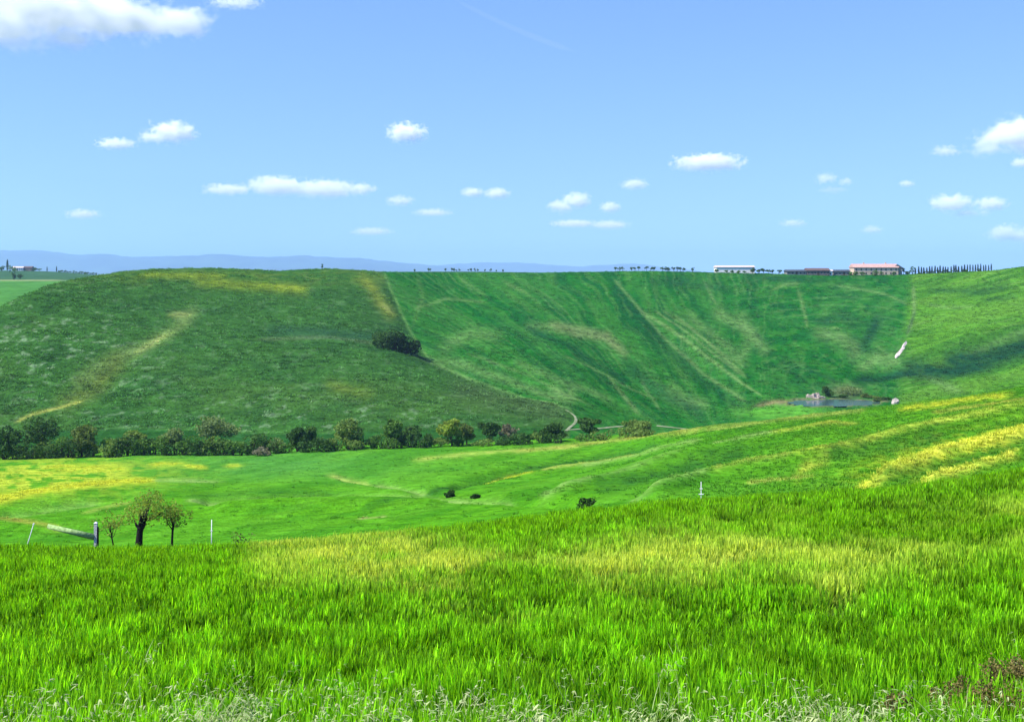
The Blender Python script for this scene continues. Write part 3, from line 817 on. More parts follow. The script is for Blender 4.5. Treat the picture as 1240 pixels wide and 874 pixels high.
m, nt, out = new_mat('pond_water')
p = nd(nt, 'BsdfPrincipled', Roughness=.12); p.inputs['Base Color'].default_value = (.05, .095, .085, 1); p.inputs['Specular IOR Level'].default_value = .25
nz = nd(nt, 'TexNoise', Scale=1.2, Detail=3.0); tc = nd(nt, 'TexCoord'); nt.links.new(tc.outputs['Object'], nz.inputs['Vector'])
bp = nd(nt, 'Bump', Strength=.25, Distance=.05); nt.links.new(nz.outputs['Fac'], bp.inputs['Height']); nt.links.new(bp.outputs[0], p.inputs['Normal'])
nt.links.new(p.outputs[0], out.inputs['Surface'])
V = [((1010-CX)/F*497, 497, POND_Z-.25)]
for i in range(60):
    a = 2*math.pi*i/60; r = 1.06+.06*math.sin(3*a+1)+.04*math.sin(5*a)
    Y = 499+13*r*math.sin(a); V.append(((1010+56*r*math.cos(a)-CX)/F*Y, Y, POND_Z-.25))
tag(mesh_np('pond', V, np.array([[0, 1+i, 1+(i+1) % 60] for i in range(60)]), m, smooth=False), kind='structure')

def boulder(name, label, cat, px, Y, w, h, d, mat, seed, skew=0, dz=0, rz=0):
    """a lumpy faceted mound, rougher than a ball, sunk into the slope"""
    nu, nv = 22, 12; V = []
    for j in range(nv+1):
        th = math.pi*.5*(j/nv)*1.25-.35
        for i in range(nu):
            a = 2*math.pi*i/nu
            c = math.cos(th)**.7 if math.cos(th) > 0 else 0
            r = 1+(fbm(np.array([i*.7 if i < nu/2 else (nu-i)*.7]), np.array([j*.6]), seed, 3)[0]-.5)*1.1
            V.append((w/2*c*math.cos(a)*r+skew*math.sin(th)*h, d/2*c*math.sin(a)*r, h*math.sin(th)*r))
    Q = [(j*nu+i, j*nu+(i+1) % nu, (j+1)*nu+(i+1) % nu, (j+1)*nu+i) for j in range(nv) for i in range(nu)]
    o = mesh_np(name, V, np.array(Q), mat, loc=world(px, Y, dz), smooth=False); o.rotation_euler = (0, 0, rz)
    return tag(o, label, cat)
boulder('rock', 'long pale flat boulder on the left shore of the pond', 'rock', 988, 515, 7.5, 2.4, 4.0, M_stone, 3, dz=-.9)
boulder('rock', 'small white block at the right end of the pond', 'rock', 1084, 484, 2.6, 2.0, 2.4, M_clay, 8)
# bare clay scar: a strip of white earth lying on the slope
def scar(pts, label):
    V, rows_ = [], []
    for px, py, w in pts:
        Y = Yat(px, py, 480, 880, 1500); x = (px-CX)/F*Y; ww = w*.75/F*Y
        for s in (-1, -.5, 0, .5, 1):
            xx = x+s*ww/2*(1+.35*math.sin(py*1.7+s*2.1)); pp = CX+F*xx/Y
            V.append((xx, Y, hz(pp, Y)+(.4 if abs(s) < .6 else .05)+.2*math.sin(py*2.3+s*4)*(abs(s) < .6)))
    n_ = len(pts); Q = [(i*5+j, i*5+j+1, (i+1)*5+j+1, (i+1)*5+j) for i in range(n_-1) for j in range(4)]
    return tag(mesh_np('clay_bank', V, np.array(Q), M_clay, smooth=False), label, 'clay bank')
scar([(1085.5, 434, 3), (1087, 431, 7), (1088, 428, 8), (1090, 425.5, 8), (1093, 422, 7), (1094.5, 419, 6), (1096, 416.5, 5), (1097.5, 414, 2)], 'bare white clay scar on the green slope above the pond')
for px, py, w, h, lf, lab in ((1004, 484, 13, 18, 'dark', 'tall dark bush between the pale boulder and the pond mound'),
                          (1020, 483, 14, 6, 'dark', 'low dark bush at the far water edge of the pond'),
                          (1048, 486, 16, 11, 'brown', 'brownish bush on the right bank of the pond'),
                          (1062, 489, 14, 10, 'olive', 'olive bush on the right bank of the pond'),
                          (1073, 490, 11, 9, 'dark', 'dark green bush beside the small white block'),
                          (1028, 483, 32, 16, 'pale', 'pale green reedy bush on the mound behind the pond')):
    Y = 520 if px < 1055 else 505
    if px == 1028: Y = 528
    z = hz(px, Y); ht = (HY-(py-h))/F*Y-z
    bush('pond_bush', lab, 'shrub', px, Y, max(ht, 1.6), w/F*Y*1.15, lf, 'bushes round the pond', 7, 1100, .45)

# ------------------------------------------------------------------ buildings on the skyline
M_cream = simple_mat('cream_plaster', (.62, .47, .34), .9, .12, .6)
M_whitewall = simple_mat('white_plaster', (.78, .76, .73), .9, .08, .6)
M_brown = simple_mat('brown_stone', (.20, .155, .13), .9, .25, .8)
M_greywall = simple_mat('grey_stone', (.26, .25, .23), .9, .25, .8)
M_pinkroof = simple_mat('pink_tile', (.56, .35, .30), .85, .2, 1.2)
M_brownroof = simple_mat('brown_tile', (.15, .10, .09), .85, .25, 1.2)
M_paleroof = simple_mat('pale_roof_sheet', (.72, .58, .54), .7, .12, .8)
M_darkroof = simple_mat('dark_roof_sheet', (.07, .08, .09), .7, .2, .8)
M_glass = simple_mat('dark_window', (.03, .035, .04), .3, .2, 2)
M_door = simple_mat('brown_door', (.10, .065, .045), .8, .2, 3)
def gable(w, d, h, rh, over=.5, hip=0):
    """roof solid: eaves rectangle, ridge along x"""
    x, y = w/2+over, d/2+over; t = .22
    V = [(-x, -y, h), (x, -y, h), (x, y, h), (-x, y, h), (-x, -y, h+t), (x, -y, h+t), (x, y, h+t), (-x, y, h+t), (-x+hip, 0, h+rh+t), (x-hip, 0, h+rh+t)]
    return np.array(V), [np.array([[3, 2, 1, 0], [0, 1, 5, 4], [2, 3, 7, 6], [1, 2, 6, 5], [3, 0, 4, 7], [4, 5, 9, 8], [6, 7, 8, 9]]), np.array([[5, 6, 9], [7, 4, 8]])]
def house(name, label, px, Y, w, d, h, rh, wall, roof, rz=0, floors=1, nwin=6, hip=0, door=True, chim=False, cat='building', dz=-.6, group=None):
    root = empty(name, world(px, Y, dz), rz, label, cat, group)
    v, q = box_mesh(-w/2, w/2, -d/2, d/2, 0, h)
    # gable infill joins the walls
    g = np.array([(-w/2, -d/2, h), (-w/2, d/2, h), (-w/2, 0, h+rh*.9), (w/2, -d/2, h), (w/2, d/2, h), (w/2, 0, h+rh*.9)])
    V = np.vstack([v, g]); q = q[[i for i in range(6) if i != 1]]
    mesh_np('wall', V, [q]+([np.array([[8, 10, 9], [11, 12, 13]])] if not hip else []), wall, root, smooth=False)
    v, f = gable(w, d, h+.01, rh, .5, hip); ro = mesh_np('roof', v, f, roof, root, smooth=False)
    if chim:
        for cx in (-w*.22, w*.28):
            v, q = box_mesh(cx-.5, cx+.5, .6, 1.5, h+rh*.5, h+rh+1.3); mesh_np('chimney', v, q, wall, ro, smooth=False)
    fh = h/floors
    for fl in range(floors):
        for i in range(nwin):
            cx = -w/2+w*(i+.5)/nwin+random.uniform(-.15, .15); cz = fl*fh+fh*.55
            if door and fl == 0 and i == nwin//2:
                v, q = box_mesh(cx-.7, cx+.7, -d/2-.07, -d/2+.05, .62, 2.9); mesh_np('door', v, q, M_door, root, smooth=False); continue
            v, q = box_mesh(cx-.5, cx+.5, -d/2-.06, -d/2+.05, cz-.7, cz+.6); wn = mesh_np('window', v, q, M_glass, root, smooth=False)
            v, q = box_mesh(cx-.65, cx+.65, -d/2-.16, -d/2+.04, cz-.82, cz-.71); mesh_np('sill', v, q, M_whitewall, wn, smooth=False)
    return root
yh = lambda px: float(np.interp(px, TPX, Y1))-6
mpp = lambda px: yh(px)/F
house('farmhouse', 'long cream farmhouse with pink tiled roof on the ridge', 1058, yh(1058)+4, 54*mpp(1058), 11, 5.6, 2.6, M_cream, M_pinkroof, .03, 2, 9, 0, True, True)
house('farm_annex', 'grey gabled annex against the right end of the cream farmhouse', 1086.5, yh(1086)+3, 9, 6.2, 5.4, 2.4, M_greywall, M_darkroof, math.pi/2-.25, 2, 2, 0, False)
house('barn', 'brown stone barn with low brown roof left of the cream farmhouse', 989, yh(989), 27*mpp(989), 9, 3.6, 1.7, M_brown, M_brownroof, .02, 1, 7)
house('hut', 'small white hut between the brown barn and a dark shed', 1004.6, yh(1004)-3, 3.2, 3.4, 3.6, .8, M_whitewall, M_paleroof, .0, 1, 1, 0, False)
house('shed', 'low dark shed between the white hut and the cream farmhouse', 1018, yh(1018), 19*mpp(1018), 8, 3.0, 1.3, M_greywall, M_darkroof, -.02, 1, 4)
house('shed', 'low dark shed against the left end of the brown barn', 963, yh(963)+2, 24*mpp(963), 8, 2.6, 1.2, M_greywall, M_darkroof, .03, 1, 5)
house('warehouse', 'long bright white building with pale roof, leftmost farm building on the ridge', 889, yh(889)+8, 46*mpp(889), 12, 4.6, 1.0, M_whitewall, M_paleroof, 0, 1, 0)

def small_tree(name, label, px, Y, h, w, leaf, group, trunk=.3, cat='tree', size=.5, nleaf=260, nl=5):
    return tree(name, label, cat, px, Y, h, w, leaf, group, trunk, nl, nleaf, size, M_darkbark)
# trees before the white building and on to the shed
for px, h, w in ((868, 3.2, 3.6), (880, 2.6, 2.6), (887, 2.7, 3.0), (894, 2.8, 3.0), (902, 2.4, 2.8)):
    small_tree('garden_tree', 'small dark garden tree in front of the white ridge building', px, yh(px)-7, h, w, 'mid', 'garden trees before the white building')
for px, h, w in ((911, 4.6, 4.4), (919, 3.6, 3.2), (925, 4.4, 4.6), (931, 3.6, 4.0), (936, 3.4, 2.8), (943, 3.6, 4.2)):
    small_tree('garden_tree', 'small dark tree in the row between the white building and the sheds', px, yh(px)-4, h, w, 'dark', 'garden trees between the farm buildings')
for px, h, w in ((1030, 3.0, 3.6), (1036, 3.4, 4.6), (1044, 3.0, 4.6), (1060, 4.4, 4.6), (1067, 3.4, 4.4), (1083, 3.0, 3.0)):
    bush('garden_bush', 'round green garden bush along the front wall of the cream farmhouse', 'shrub', px, yh(px)-8, h, w, 'mid', 'bushes before the farmhouse', 5, 260, .5)
small_tree('garden_tree', 'dark tree close behind the right end of the farmhouse annex', 1094, yh(1094)+2, 5.2, 4.0, 'dark', None)
small_tree('garden_tree', 'round dark tree at the left end of the cypress row', 1105, yh(1105)-2, 6.0, 5.0, 'dark', None, .15)
small_tree('garden_tree', 'low dark tree filling the gap left of the cypress row', 1099, yh(1099), 2.6, 4.4, 'dark', None, .15)
# cypress row
def cypress_root(h=8.0, w=1.5):
    root = empty('cypress', (0, 0, 0))
    n_ = 420; t = rng.uniform(0, 1, n_)**.9; a = rng.uniform(0, 2*math.pi, n_)
    r = w/2*np.sin(np.clip(t*.93+.07, 0, 1)*math.pi)**.55*(1-.45*t)*rng.uniform(.6, 1.05, n_)
    P = np.stack([r*np.cos(a), r*np.sin(a), .6+t*(h-.6)], -1)
    V, Q = leaf_faces(P, .34, .0, 1.8)
    mesh_np('crown', V, Q, LEAF['cyp'], root, {'h': ('FLOAT', 'POINT', np.repeat(rng.uniform(0, 1, n_), 4))}, smooth=False)
    v, q = tube_np([(0, 0, -.6), (0, 0, h*.5), (0, 0, h*.9)], [.16, .11, .03], 6); mesh_np('trunk', v, q, M_darkbark, root)
    return root
proto = cypress_root(); used = False
def place_cypress(px, Y, h, label, group, w=1.0, dz=-.2):
    global used
    o = proto if not used else copy_tree(proto); used = True
    o.location = world(px, Y, dz); s = h/8.0; o.scale = (w*s**.5, w*s**.5, s); o.rotation_euler = (0, 0, random.uniform(0, 6.28))
    return tag(o, label, 'tree', group)
NCY = 29
for i in range(NCY):
    px = 1109+(1200.5-1109)*i/(NCY-1)+random.uniform(-.5, .5); Y = yh(px)-1
    top = 322.8-3.2*i/(NCY-1)+random.uniform(-1.0, 1.6); h = (HY-top)/F*Y-hz(px, Y)
    lab = 'slim dark cypress in the evenly spaced row right of the farmhouse'
    if i == NCY-1: lab = 'last cypress at the right end of the row'; h += .3
    place_cypress(px, Y, h, lab, 'cypress row on the ridge', 1.0 if i > 18 else 1.2)
for px in np.arange(1112, 1186, 6.0):
    if random.random() < .75:
        bush('ridge_shrub', 'low dark shrub between the cypress trunks', 'shrub', px+random.uniform(-2, 2), yh(px)-1, random.uniform(1.8, 3.0), random.uniform(2, 3.4), 'dark', 'shrubs under the cypresses', 4, 160, .45)
# small wide-crowned trees on the skyline left of the farm
for px, w, lab in ((745, 2.6, 0), (750, 3.4, 0), (754, 3, 0), (764.5, 2.8, 0), (769, 2.6, 0), (773.5, 3, 0), (783, 3.8, 0), (788, 3.4, 0), (791.5, 2.8, 0), (802.5, 3.6, 0), (806.5, 4, 0), (810, 3, 0),
                   (816, 3.6, 0), (820, 3.2, 0), (824, 3.4, 0), (828, 3, 0), (838.5, 3, 1)):
    small_tree('ridge_tree', 'small flat crowned tree in the clumps on the bare skyline left of the white building' if not lab else 'lone small tree on the skyline nearest the white building',
               px, yh(px)+4, random.uniform(3.0, 3.9), w*.95, 'dark', 'small trees on the skyline', .38, size=.42, nleaf=200)
# specks on the more distant ridge
for px in (502, 519, 521, 540, 547, 550, 553, 556, 567, 570.5, 575, 578.5, 587, 594.5, 601, 609):
    Y = 1600; h = random.uniform(2.6, 5.2)
    small_tree('distant_tree', 'tiny dark tree dotted along the distant ridge behind the field corner', px, Y, h, h*.8, 'dark', 'trees on the distant ridge', .2, size=.8, nleaf=120, nl=4)
small_tree('distant_tree', 'lone tiny tree on the crest of the dark hill', 390, float(np.interp(390, TPX, Y1))-2, 3.2, 1.6, 'dark', None, .2, size=.35, nleaf=150, nl=4)

# far-left villa on its hill
YV = 1880
house('villa', 'cream villa with dark roof on the far hill at the left edge', 22, YV-20, 16, 10, 5.0, 2.0, M_whitewall, M_paleroof, .15, 2, 5)
house('villa_wing', 'brown roofed wing joined to the right of the far villa', 34, YV-15, 15, 10, 5.2, 2.2, M_brown, M_brownroof, -.05, 2, 4)
place_cypress(9, YV-10, 17, 'tall pointed cypress left of the far villa', None, 1.8)
place_cypress(57, YV-25, 7.5, 'short cypress on the far slope, left one of a pair', 'pair of far cypresses', 1.3)
place_cypress(68.5, YV-25, 8.5, 'short cypress on the far slope, right one of a pair', 'pair of far cypresses', 1.3)
for px, Y, h, w, lab, lf in ((2, YV-90, 9, 10, 'round tree at the far left edge below the villa', 'dark'), (12, YV-120, 11, 10, 'grey green tree below the tall far cypress', 'olive'),
                       (18, YV-140, 9, 8, 'dense dark tree below the cream villa', 'mid'), (17, 1420, 9, 6, 'dark tree on the pale road of the far fields', 'dark'), (24.5, 1440, 7, 8, 'round dark tree right of the road tree in the far fields', 'dark'),
                       (41, YV-40, 6, 9, 'low tree against the right wall of the far villa', 'dark'), (48, YV-30, 4.5, 8, 'low tree on the far hill right of the villa', 'mid')):
    tree('distant_tree', lab, 'tree', px, Y, h, w, lf, None, .15, 6, 300, 1.0, M_darkbark)
for px in np.arange(72, 118, 3.4):
    bush('hedge_shrub', 'dark shrub of the hedge running down the far hill from the villa', 'shrub', px, YV-20, random.uniform(2.5, 4.2), 5, 'dark', 'hedge on the far hill', 4, 140, .8)

# ------------------------------------------------------------------ wheat and verge grass (uncountable)
def strip_leaf(p0, az, length, up0, bend, width, n_=5, twist=0):
    """one grass blade: narrow ribbon that rises and arches over"""
    V = []; p = np.array(p0, float); th = up0
    side = np.array([-math.sin(az+twist), math.cos(az+twist), 0]); seg = length/n_
    for i in range(n_+1):
        t = i/n_; w = width*(1-t**2.2)*.5*(.6+.4*min(1, t*4)) if i < n_ else width*.03
        V += [p-side*w, p+side*w]
        p = p+seg*np.array([math.cos(az)*math.sin(th), math.sin(az)*math.sin(th), math.cos(th)]); th += bend/n_
    Q = [(2*i, 2*i+1, 2*i+3, 2*i+2) for i in range(n_)]
    return np.array(V), np.array(Q)
def wheat_tuft(seed, nst, rad, wmul, seg):
    rd = random.Random(seed); parts = []
    for s in range(nst):
        a = rd.uniform(0, 6.28); r = rad*math.sqrt(rd.random()); x, y = r*math.cos(a), r*math.sin(a)
        H = rd.uniform(.28, .44); lean = rd.uniform(0, .12); az = rd.uniform(0, 6.28)
        parts.append(strip_leaf((x, y, 0), az, H, lean*.5, lean, .009*wmul, 3))
        for l in range(2):
            hh = H*(.45+.4*l)+rd.uniform(-.04, .04); az2 = az+l*2.6+rd.uniform(-.6, .6)
            parts.append(strip_leaf((x, y, hh), az2, rd.uniform(.14, .26), rd.uniform(.03, .24), rd.uniform(.05, .9) if l < 1 else rd.uniform(0, .45), rd.uniform(.011, .017)*wmul, seg))
    v, q = join(parts)
    tone = np.concatenate([np.full(len(p_[0]), rd.uniform(.10, 1.05)) for p_ in parts])
    return v, q[0], tone
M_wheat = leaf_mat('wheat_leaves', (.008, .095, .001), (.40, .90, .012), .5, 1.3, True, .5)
M_dry = leaf_mat('dry_grass', (.16, .24, .06), (.46, .48, .26), .3, 1.1, True, .6)
def variants(cname, makers, mat):
    col = bpy.data.collections.new(cname)
    for i, mk in enumerate(makers):
        v, q = mk[:2]; tone = mk[2] if len(mk) > 2 else 1.0
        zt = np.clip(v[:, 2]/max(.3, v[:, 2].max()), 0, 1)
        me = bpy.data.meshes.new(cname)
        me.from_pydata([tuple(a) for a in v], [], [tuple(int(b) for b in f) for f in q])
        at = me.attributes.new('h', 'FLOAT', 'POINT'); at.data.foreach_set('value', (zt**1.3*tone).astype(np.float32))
        me.materials.append(mat)
        col.objects.link(bpy.data.objects.new('%s_%02d' % (cname, i), me))
    return col
def scatter(name, P, idx, rot, scl, tint, col, label=None):
    n_ = len(P)
    o = mesh_np(name, P, [], None, attrs={'idx': ('INT', 'POINT', idx), 'rot': ('FLOAT_VECTOR', 'POINT', rot), 'scl': ('FLOAT_VECTOR', 'POINT', scl),
                                          'tint': ('FLOAT_COLOR', 'POINT', np.concatenate([tint, np.ones((n_, 1))], 1))})
    g = bpy.data.node_groups.new(name+'_scatter', 'GeometryNodeTree')
    g.interface.new_socket('Geometry', in_out='INPUT', socket_type='NodeSocketGeometry'); g.interface.new_socket('Geometry', in_out='OUTPUT', socket_type='NodeSocketGeometry')
    N = g.nodes.new; gi, go = N('NodeGroupInput'), N('NodeGroupOutput')
    ip = N('GeometryNodeInstanceOnPoints'); ci = N('GeometryNodeCollectionInfo')
    ci.inputs['Collection'].default_value = col; ci.inputs['Separate Children'].default_value = True; ci.inputs['Reset Children'].default_value = True
    def named(a, ty):
        q = N('GeometryNodeInputNamedAttribute'); q.data_type = ty; q.inputs['Name'].default_value = a; return q.outputs['Attribute']
    L = g.links.new
    L(gi.outputs[0], ip.inputs['Points']); L(ci.outputs[0], ip.inputs['Instance']); ip.inputs['Pick Instance'].default_value = True
    L(named('idx', 'INT'), ip.inputs['Instance Index']); L(named('rot', 'FLOAT_VECTOR'), ip.inputs['Rotation']); L(named('scl', 'FLOAT_VECTOR'), ip.inputs['Scale'])
    L(ip.outputs[0], go.inputs[0])
    md = o.modifiers.new('scatter', 'NODES'); md.node_group = g
    return tag(o, kind='stuff')
NV = 7
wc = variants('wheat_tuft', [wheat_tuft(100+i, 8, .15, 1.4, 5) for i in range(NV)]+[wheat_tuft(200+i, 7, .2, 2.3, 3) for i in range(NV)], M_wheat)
def sample_field(n_, y0, y1, pxa=-330, pxb=1570):
    Y = np.sqrt(rng.uniform(y0**2, y1**2, n_)); px = rng.uniform(pxa, pxb, n_); return px, (px-CX)/F*Y, Y
parts = []
for n_, y0, y1, far in ((38000, 4.5, 22, 0), (56000, 22, 42, 1), (56000, 42, 74, 1)):
    px, x, Y = sample_field(n_, y0, y1); parts.append((px, x, Y, np.full(n_, far)))
px, x, Y, far = [np.concatenate(a) for a in zip(*parts)]
z = near_z(x, Y); py = HY-F*(z+.4)/Y
gap = fbm(x/.7, Y/1.6, 301); big = fbm(x/6, Y/9, 302); fine = fbm(x/.45, Y/.9, 303)
keep = (gap > .42) | (rng.uniform(0, 1, len(x)) < .3)
hgt = (.72+.36*sstep(.3, .7, gap))*(.85+.3*rng.uniform(0, 1, len(x)))*(.9+.2*big)
sc3 = np.stack([.9+.3*rng.uniform(size=len(x)), .9+.3*rng.uniform(size=len(x)), hgt], 1)
lod = sstep(.58, .74, fbm(x/1.6, Y/2.4, 309))*sstep(26, 17, Y)      # wind-laid patches
rot = np.stack([rng.normal(0, .05, len(x))+lod*rng.normal(.15, .3, len(x)), rng.normal(.02, .05, len(x))+lod*rng.normal(.3, .35, len(x)), rng.uniform(0, 6.28, len(x))], 1)
hgt = hgt*np.where(rng.uniform(size=len(x)) < .06, 1.3, 1.0)
lum = .46+1.15*rng.uniform(0, 1, len(x))**1.2+.6*(fine-.5)
lum = lum*(.78+.34*sstep(.34, .62, fbm(x/.4, Y/1.0, 310)))
tint = np.ones((len(x), 3))*lum[:, None]
# riper yellow band and lime upper field as in the photo's crop
yb = np.clip(np.exp(-(dist_poly(px, py, [(330, 668), (480, 672), (620, 712), (760, 690), (860, 668), (960, 660), (1010, 690), (1100, 650), (1240, 632)])/31)**2)*1.15, 0, 1)
yb = yb*sstep(.3, .62, .6*big+.4*fbm(x/2, Y/4, 306))
tint = blend(tint, yb*1.0, (3.0, 1.42, 14.0))*1.0
lime = sstep(760, 640, py)*sstep(.35, .7, fbm(x/4, Y/8, 305))
tint = blend(tint, lime*.35, (1.35, 1.15, .9))
dk = sstep(.50, .34, big)*.15
tint = tint*(1-dk)[:, None]
blue = sstep(800, 870, py)
tint = blend(tint, blue*.35, (1.0, .95, 2.6))
kidx = rng.integers(0, NV, len(x))+far*NV
P = np.stack([x, Y, z-.03], 1)
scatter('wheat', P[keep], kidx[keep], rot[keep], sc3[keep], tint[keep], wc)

# meadow: coarse tussocks and flowering clumps, tinted with the crop map they stand on
def tussock(seed):
    rd = random.Random(seed); parts = []
    for k_ in range(16):
        az = rd.uniform(0, 6.28); r = .42*math.sqrt(rd.random())
        parts.append(strip_leaf((r*math.cos(az), r*math.sin(az), 0), rd.uniform(0, 6.28), rd.uniform(.22, .5), rd.uniform(.1, .7), rd.uniform(.2, 1.2), rd.uniform(.07, .13), 2))
    v, q = join(parts); return v, q[0]
M_tuss = leaf_mat('meadow_tussock', (.62, .62, .62), (1.12, 1.12, 1.12), .25, 1.0, True, .8)
mc = variants('meadow_tussock', [tussock(900+i) for i in range(6)], M_tuss)
n_ = 150000
Y = np.sqrt(rng.uniform(96.0**2, 318.0**2, n_)); px = rng.uniform(-160, 1400, n_)
ok = Y < np.interp(px, TPX, Yc)+4; px, Y = px[ok], Y[ok]; n_ = len(px)
z, py0 = height(px, Y, True); x = (px-CX)/F*Y
cm = colour_meadow(px, py0, x, Y)
yel = sstep(.8, 1.25, cm[:, 0]/np.maximum(cm[:, 1], .01)*1.15)
rough = np.clip(sstep(720, 1000, px)*.45+.02+yel*.8+.3*sstep(.55, .75, fbm(x/6, Y/10, 411))*sstep(300, 700, px), 0, 1)
keep = rng.uniform(size=n_) < rough
sc_ = rng.uniform(.5, 1.1, n_)*(.6+.3*rough)
lum = rng.uniform(.72, 1.22, n_)
tn = np.clip(cm*lum[:, None]*1.45, .004, .9)
scatter('meadow_tussocks', np.stack([x, Y, z-.02], 1)[keep], rng.integers(0, 6, n_)[keep], np.stack([rng.normal(0, .1, n_), rng.normal(0, .1, n_), rng.uniform(0, 6.28, n_)], 1)[keep],
        np.stack([sc_*1.3, sc_*1.3, sc_], 1)[keep], tn[keep], mc)

n_ = 130000
px = rng.uniform(-120, 1360, n_); t = rng.uniform(0, 1, n_)
Yq = np.interp(px, TPX, Yb)+2; Y = Yq+(np.interp(px, TPX, Y1)+4-Yq)*t
z, py0 = height(px, Y, True); x = (px-CX)/F*Y
cm = colour_hills(px, py0, x, Y)
lf_ = left_of_bound(px, py0) > 0
keep = (rng.uniform(size=n_) < np.where(lf_, .06+.22*sstep(.45, .65, fbm(x/16, Y/16, 421)), np.where(px > 1100, .3, .12)+.3*sstep(.5, .7, fbm(x/16, Y/16, 422)))) & (pond_r(px, Y) > 1.3)
sc_ = rng.uniform(1.2, 2.9, n_)*np.where(lf_, .95, .75)
lum = rng.uniform(.6, 1.5, n_)
scatter('hill_weeds', np.stack([x, Y, z-.05], 1)[keep], rng.integers(0, 6, n_)[keep], np.stack([rng.normal(0, .1, n_), rng.normal(0, .1, n_), rng.uniform(0, 6.28, n_)], 1)[keep],
        np.stack([sc_*1.3, sc_*1.3, sc_*.7], 1)[keep], np.clip(cm*lum[:, None]*np.where(lf_, 2.3, 1.5)[:, None], .003, .8)[keep], mc)

# verge: pale arching brome with drooping heads along the very bottom
def brome(seed):
    rd = random.Random(seed); parts = []
    for s in range(7):
        az = rd.uniform(0, 6.28); x, y = rd.uniform(-.12, .12), rd.uniform(-.12, .12)
        parts.append(strip_leaf((x, y, 0), az, rd.uniform(.45, .8), rd.uniform(.05, .35), rd.uniform(.8, 2.0), rd.uniform(.008, .014), 8))
    for s in range(3):
        az = rd.uniform(0, 6.28); H = rd.uniform(.55, .85); b = rd.uniform(.7, 1.3); parts.append(strip_leaf((0, 0, 0), az, H, .08, b, .006, 8))
        p = np.array([0., 0, 0]); th = .08
        for i in range(8):
            p = p+H/8*np.array([math.cos(az)*math.sin(th), math.sin(az)*math.sin(th), math.cos(th)]); th += b/8
            if i > 3:
                for e in range(2):
                    parts.append(strip_leaf(p, az+rd.uniform(-1.2, 1.2), rd.uniform(.05, .09), rd.uniform(1.3, 2.4), .6, .016, 3))
    v, q = join(parts); return v, q[0]
bc = variants('brome_tuft', [brome(500+i) for i in range(6)], M_dry)
n_ = 3400
Y = rng.uniform(7.0, 17.0, n_)**1.0; px = rng.uniform(-330, 1570, n_); x = (px-CX)/F*Y; z = near_z(x, Y)
pr = sstep(15.2, 12.0, Y)*sstep(.42, .62, fbm(x/.8, Y/.8, 402))*.9+.04
keep = rng.uniform(size=n_) < pr
sv = rng.uniform(.7, 1.15, n_); tn = np.ones((n_, 3))*rng.uniform(.8, 1.5, n_)[:, None]; tn = blend(tn, rng.uniform(0, .6, n_), (.55, .95, .35))
scatter('verge_grass', np.stack([x, Y, z], 1)[keep], rng.integers(0, 6, n_)[keep], np.stack([rng.normal(0, .1, n_), rng.normal(0, .1, n_), rng.uniform(0, 6.28, n_)], 1)[keep],
        np.stack([sv, sv, sv], 1)[keep], tn[keep], bc)

# rust coloured dock weeds, bottom right
M_dock = leaf_mat('dock_seed_heads', (.10, .085, .020), (.24, .20, .065), .25, 1.0)
M_dockleaf = leaf_mat('dock_leaves', (.06, .12, .02), (.20, .24, .07), .3, 1.1)
def dock(px, Y, h, label, sd):
    rd = random.Random(sd); x = (px-CX)/F*Y
    root = empty('dock_weed', (x, Y, float(near_z(np.array([x]), np.array([Y]))[0])-.03), 0, label, 'weed', 'rust coloured weeds at the verge')
    st_, Pn, lf = [], [], []
    for s in range(7):
        az = rd.uniform(0, 6.28); sp = rd.uniform(.1, .55); H = h*rd.uniform(.7, 1.05)
        e = Vector((math.cos(az)*sp*H*.6, math.sin(az)*sp*H*.6, H)); m_ = e*.5+Vector((0, 0, .06))
        st_.append(tube_np([(0, 0, 0), m_, e], [.008, .006, .003], 5))
        for k_ in range(70):
            t = rd.uniform(.35, 1); c = (Vector((0, 0, 0)).lerp(m_, t*2) if t < .5 else m_.lerp(e, t*2-1))
            Pn.append((c.x+rd.gauss(0, .035), c.y+rd.gauss(0, .035), c.z+rd.gauss(0, .035)))
    for s in range(10):
        lf.append(strip_leaf((0, 0, .03), rd.uniform(0, 6.28), rd.uniform(.25, .45), rd.uniform(.3, .9), rd.uniform(.5, 1.3), rd.uniform(.04, .07), 6))
    v, q = join(st_); mesh_np('stem', v, q, M_bark, root)
    V, Q = leaf_faces(np.array(Pn), .026, .1, 1.3); mesh_np('seed_heads', V, Q, M_dock, root, {'h': ('FLOAT', 'POINT', np.repeat(rng.uniform(0, 1, len(Pn)), 4))}, smooth=False)
    v, q = join(lf); mesh_np('leaves', v, q, M_dockleaf, root, {'h': ('FLOAT', 'POINT', np.clip(v[:, 2]*2.2, 0, 1))})
for i, (px, Y) in enumerate(((1140, 13.2), (1165, 13.6), (1188, 13.2), (1195, 14.4), (1215, 14.9), (1222, 13.8), (1240, 14.8), (1248, 13.6), (1206, 13.0), (1235, 12.6), (1155, 12.6), (1085, 13.0), (1180, 12.4), (1170, 14.2), (1205, 15.2), (1232, 15.6), (1150, 13.8), (1218, 12.8))):
    dock(px, Y, random.uniform(.5, .75), 'rust brown seeding weed in the bottom right corner of the verge' if px > 1100 else 'single rust brown weed left of the corner weed patch', 700+i)

